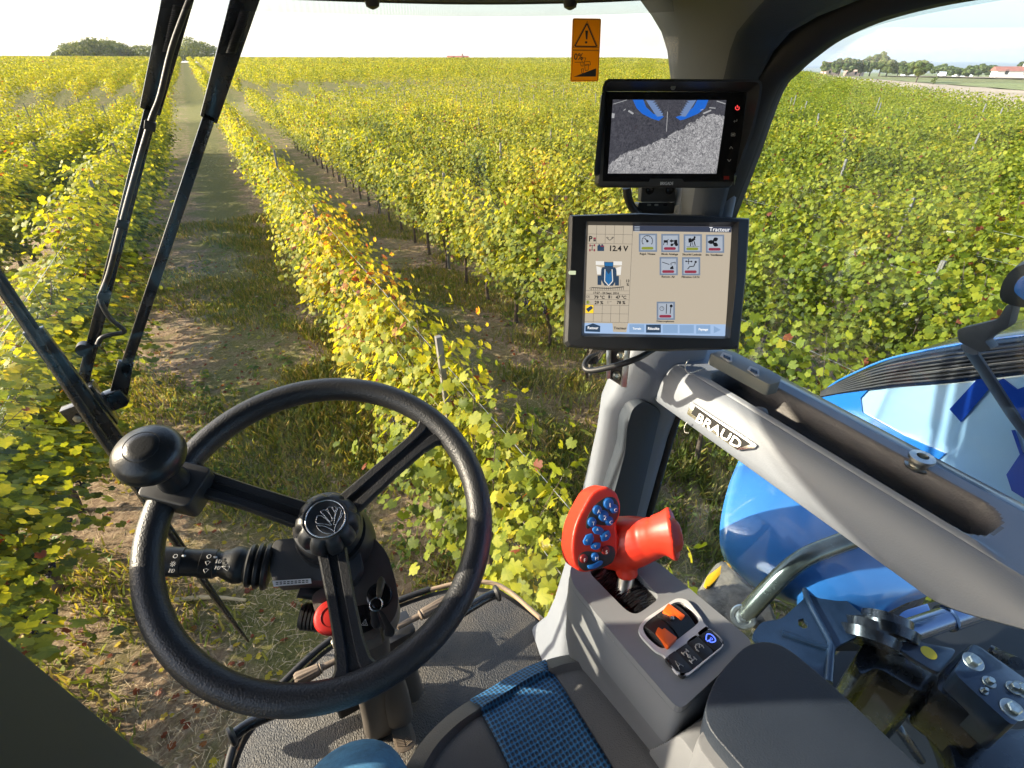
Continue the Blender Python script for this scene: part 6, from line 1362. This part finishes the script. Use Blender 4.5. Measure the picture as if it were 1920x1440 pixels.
add_prism(bm, zp([(880, 640), (1180, 470), (1400, 440), (1200, 640)], -1.2), V(0, 0, -.12), .01); finish('deck', bm, mat('oily_deck', (.008, .009, .011), .75, var=.4, vscale=10), CH)
for i in range(9):
    random.seed(50+i); a = (random.uniform(900, 1900), random.uniform(820, 1400)); P = [aZ(*z3(a[0]+k*120*math.cos(i), a[1]+k*95*math.sin(i*1.7)), -1.42+.05*math.sin(k+i)) for k in range(4)]
    tube('hose', P, random.uniform(.010, .02), M['blk_paint'], CH, seg=12, spline=4)
prism('hose_guard', zp([(1080, 600), (1380, 510), (1400, 560), (1240, 640)], -1.2), V(0, 0, -.03), M['bluepaint'], CH, .004)
tube('side_beam', zp([(920, 640), (1200, 500), (1360, 420)], -1.12), .018, M['blk_paint'], CH, seg=10)
CY = empty('hydraulic_cylinder', aZ(1760, 1170, -.95))
p0 = aD(1685, 1190, 1.10); p1 = aD(1800, 1150, 1.16); lathe('barrel', p0, p1-p0, [(0, .024), ((p1-p0).length*.75, .024), ((p1-p0).length*.76, .029), ((p1-p0).length, .029), ((p1-p0).length*1.3, .03)], mat('cylinder_blue', (.06, .10, .20), .2, metal=.5, coat=1), CY, 28)
HG = empty('hinge_arm', aZ(1700, 1250, -1.1))
HZ = -.98
prism('hinge_fork', rpoly(zp([(965, 830), (1075, 640), (1130, 615), (1180, 640), (1300, 820), (1440, 915), (1400, 1000), (1330, 1010), (1090, 870), (1000, 920)], HZ-.05), .012, 3), V(0, 0, -.20), M['blk_paint'], HG, .006)
lathe('hinge_bush', aZ(*z3(1040, 740), HZ-.03), V(.7, .5, .5), [(0, .0), (0, .055), (.02, .058), (.022, .045), (.04, .045), (.04, 0)], M['blk_paint'], HG, 32)
lathe('hinge_bush', aZ(*z3(1140, 700), HZ-.02), V(.7, .5, .5), [(0, 0), (0, .055), (.02, .058), (.022, .045), (.04, .045), (.04, 0)], M['blk_paint'], HG, 32)
prism('hinge_strap', rpoly(zp([(1150, 640), (1190, 618), (1240, 640), (1330, 730), (1540, 770), (1520, 810), (1440, 910), (1290, 820), (1150, 720)], HZ), .012, 3), V(0, 0, -.010), M['sheet'], HG, .002)
yd = lathe('yellow_dot', aZ(*z3(1384, 792), HZ+.0005), V(0, 0, 1), [(0, .0135), (.0006, .0135), (.0006, 0)], M['yellow'], HG, 24)
prism('hinge_block', rpoly(zp([(1530, 885), (1640, 735), (1960, 960), (1960, 1080), (1860, 1210), (1540, 920)], -.95), .012, 3), V(0, 0, -.09), M['sheet'], HG, .005)
prism('block_flank', rpoly(zp([(1440, 915), (1560, 790), (1640, 735), (1530, 885), (1545, 930), (1850, 1215), (1760, 1260), (1500, 1040), (1430, 1000)], -1.0), .01, 2), V(0, 0, -.13), M['blk_paint'], HG, .006)
def bolt(X, Y, z, r=.010, tip=False):
    c = aZ(*z3(X, Y), z); b = lathe('bolt', c, V(-.15, -.1, 1), [(0, r*1.55), (.002, r*1.6), (.003, r*1.5), (.003, r*1.02)], M['steel'], HG, 28)
    lathe('bolt_head', c+V(0, 0, .002), V(-.15, -.1, 1), [(0, r*1.0), (.008, r*1.0), (.010, r*.8), (.010, 0)], M['screw'], HG, 6)
for X, Y, z, r in ((1218, 683, HZ+.001, .0105), (1632, 843, -.949, .0105), (1722, 958, -.949, .0065), (1693, 1010, -.949, .004), (1858, 990, -.949, .007), (1905, 1000, -.949, .009), (1852, 1112, -.949, .011), (1735, 1192, -1.0, .011)): bolt(X, Y, z, r)
hb = [(1440, 1000), (1400, 1010), (1380, 1080), (1440, 1160), (1560, 1260), (1700, 1340), (1900, 1420)]
prism('lower_arm', rpoly(zp([(1390, 960), (1460, 930), (1560, 1040), (1720, 1180), (1860, 1230), (2000, 1200), (2000, 1700), (1600, 1700), (1500, 1300), (1380, 1060)], -1.10), .02, 3), V(0, 0, -.06), M['blk_paint'], HG, .01, 3)
tube('grease_nipple', zp([(1070, 930), (1110, 940), (1190, 970)], -1.15), .004, M['steel'], HG, spline=2)
YC = prism('yellow_tie', rpoly([aZ(u, v, -1.22) for u, v in ((1320, 1095), (1326, 1080), (1350, 1062), (1366, 1044), (1371, 1050), (1356, 1070), (1340, 1090), (1328, 1101))], .006, 3), V(0, 0, -.012), mat('yellow_plastic', (.85, .45, .01), .4), None, .003); tag(YC, 'bent yellow plastic clip sticking out left of the blue fender', 'clip')
for o in (HB, FE, SR, SPL, CH, CY, HG): o.parent = CAB; o.location = Vector(o.location)-Vector(CAB.location)
HV = patchpx('fender_cover', [[(1310, 1120, -1.26), (1352, 1062, -1.24), (1400, 1100, -1.24), (1432, 1108, -1.22)], [(1330, 1150, -1.25), (1375, 1120, -1.23), (1410, 1130, -1.22), (1450, 1150, -1.2)], [(1380, 1180, -1.26), (1400, 1175, -1.22), (1450, 1190, -1.22), (1480, 1200, -1.2)]], 0, mat('dusty_cover', (.20, .17, .13), .7, var=.5, vscale=12, bump=.5, bscale=30), None); tag(HV, 'dusty crumpled cover between the blue fender and the console', 'cover')

# ------------------------------------------------------------ air
bm = bmesh.new(); add_box(bm, (-9500, -9500, -130), (9500, 9500, 110)); hz_o = finish('haze', bm, None, None, smooth=False); hz_o['kind'] = 'stuff'
hm = bpy.data.materials.new('haze'); hm.use_nodes = True; hm.node_tree.nodes.clear(); ho = hm.node_tree.nodes.new('ShaderNodeOutputMaterial'); pv = hm.node_tree.nodes.new('ShaderNodeVolumePrincipled')
pv.inputs['Density'].default_value = .00016; pv.inputs['Color'].default_value = (.90, .94, 1, 1); pv.inputs['Anisotropy'].default_value = .2; hm.node_tree.links.new(pv.outputs[0], ho.inputs['Volume']); hz_o.data.materials.append(hm)
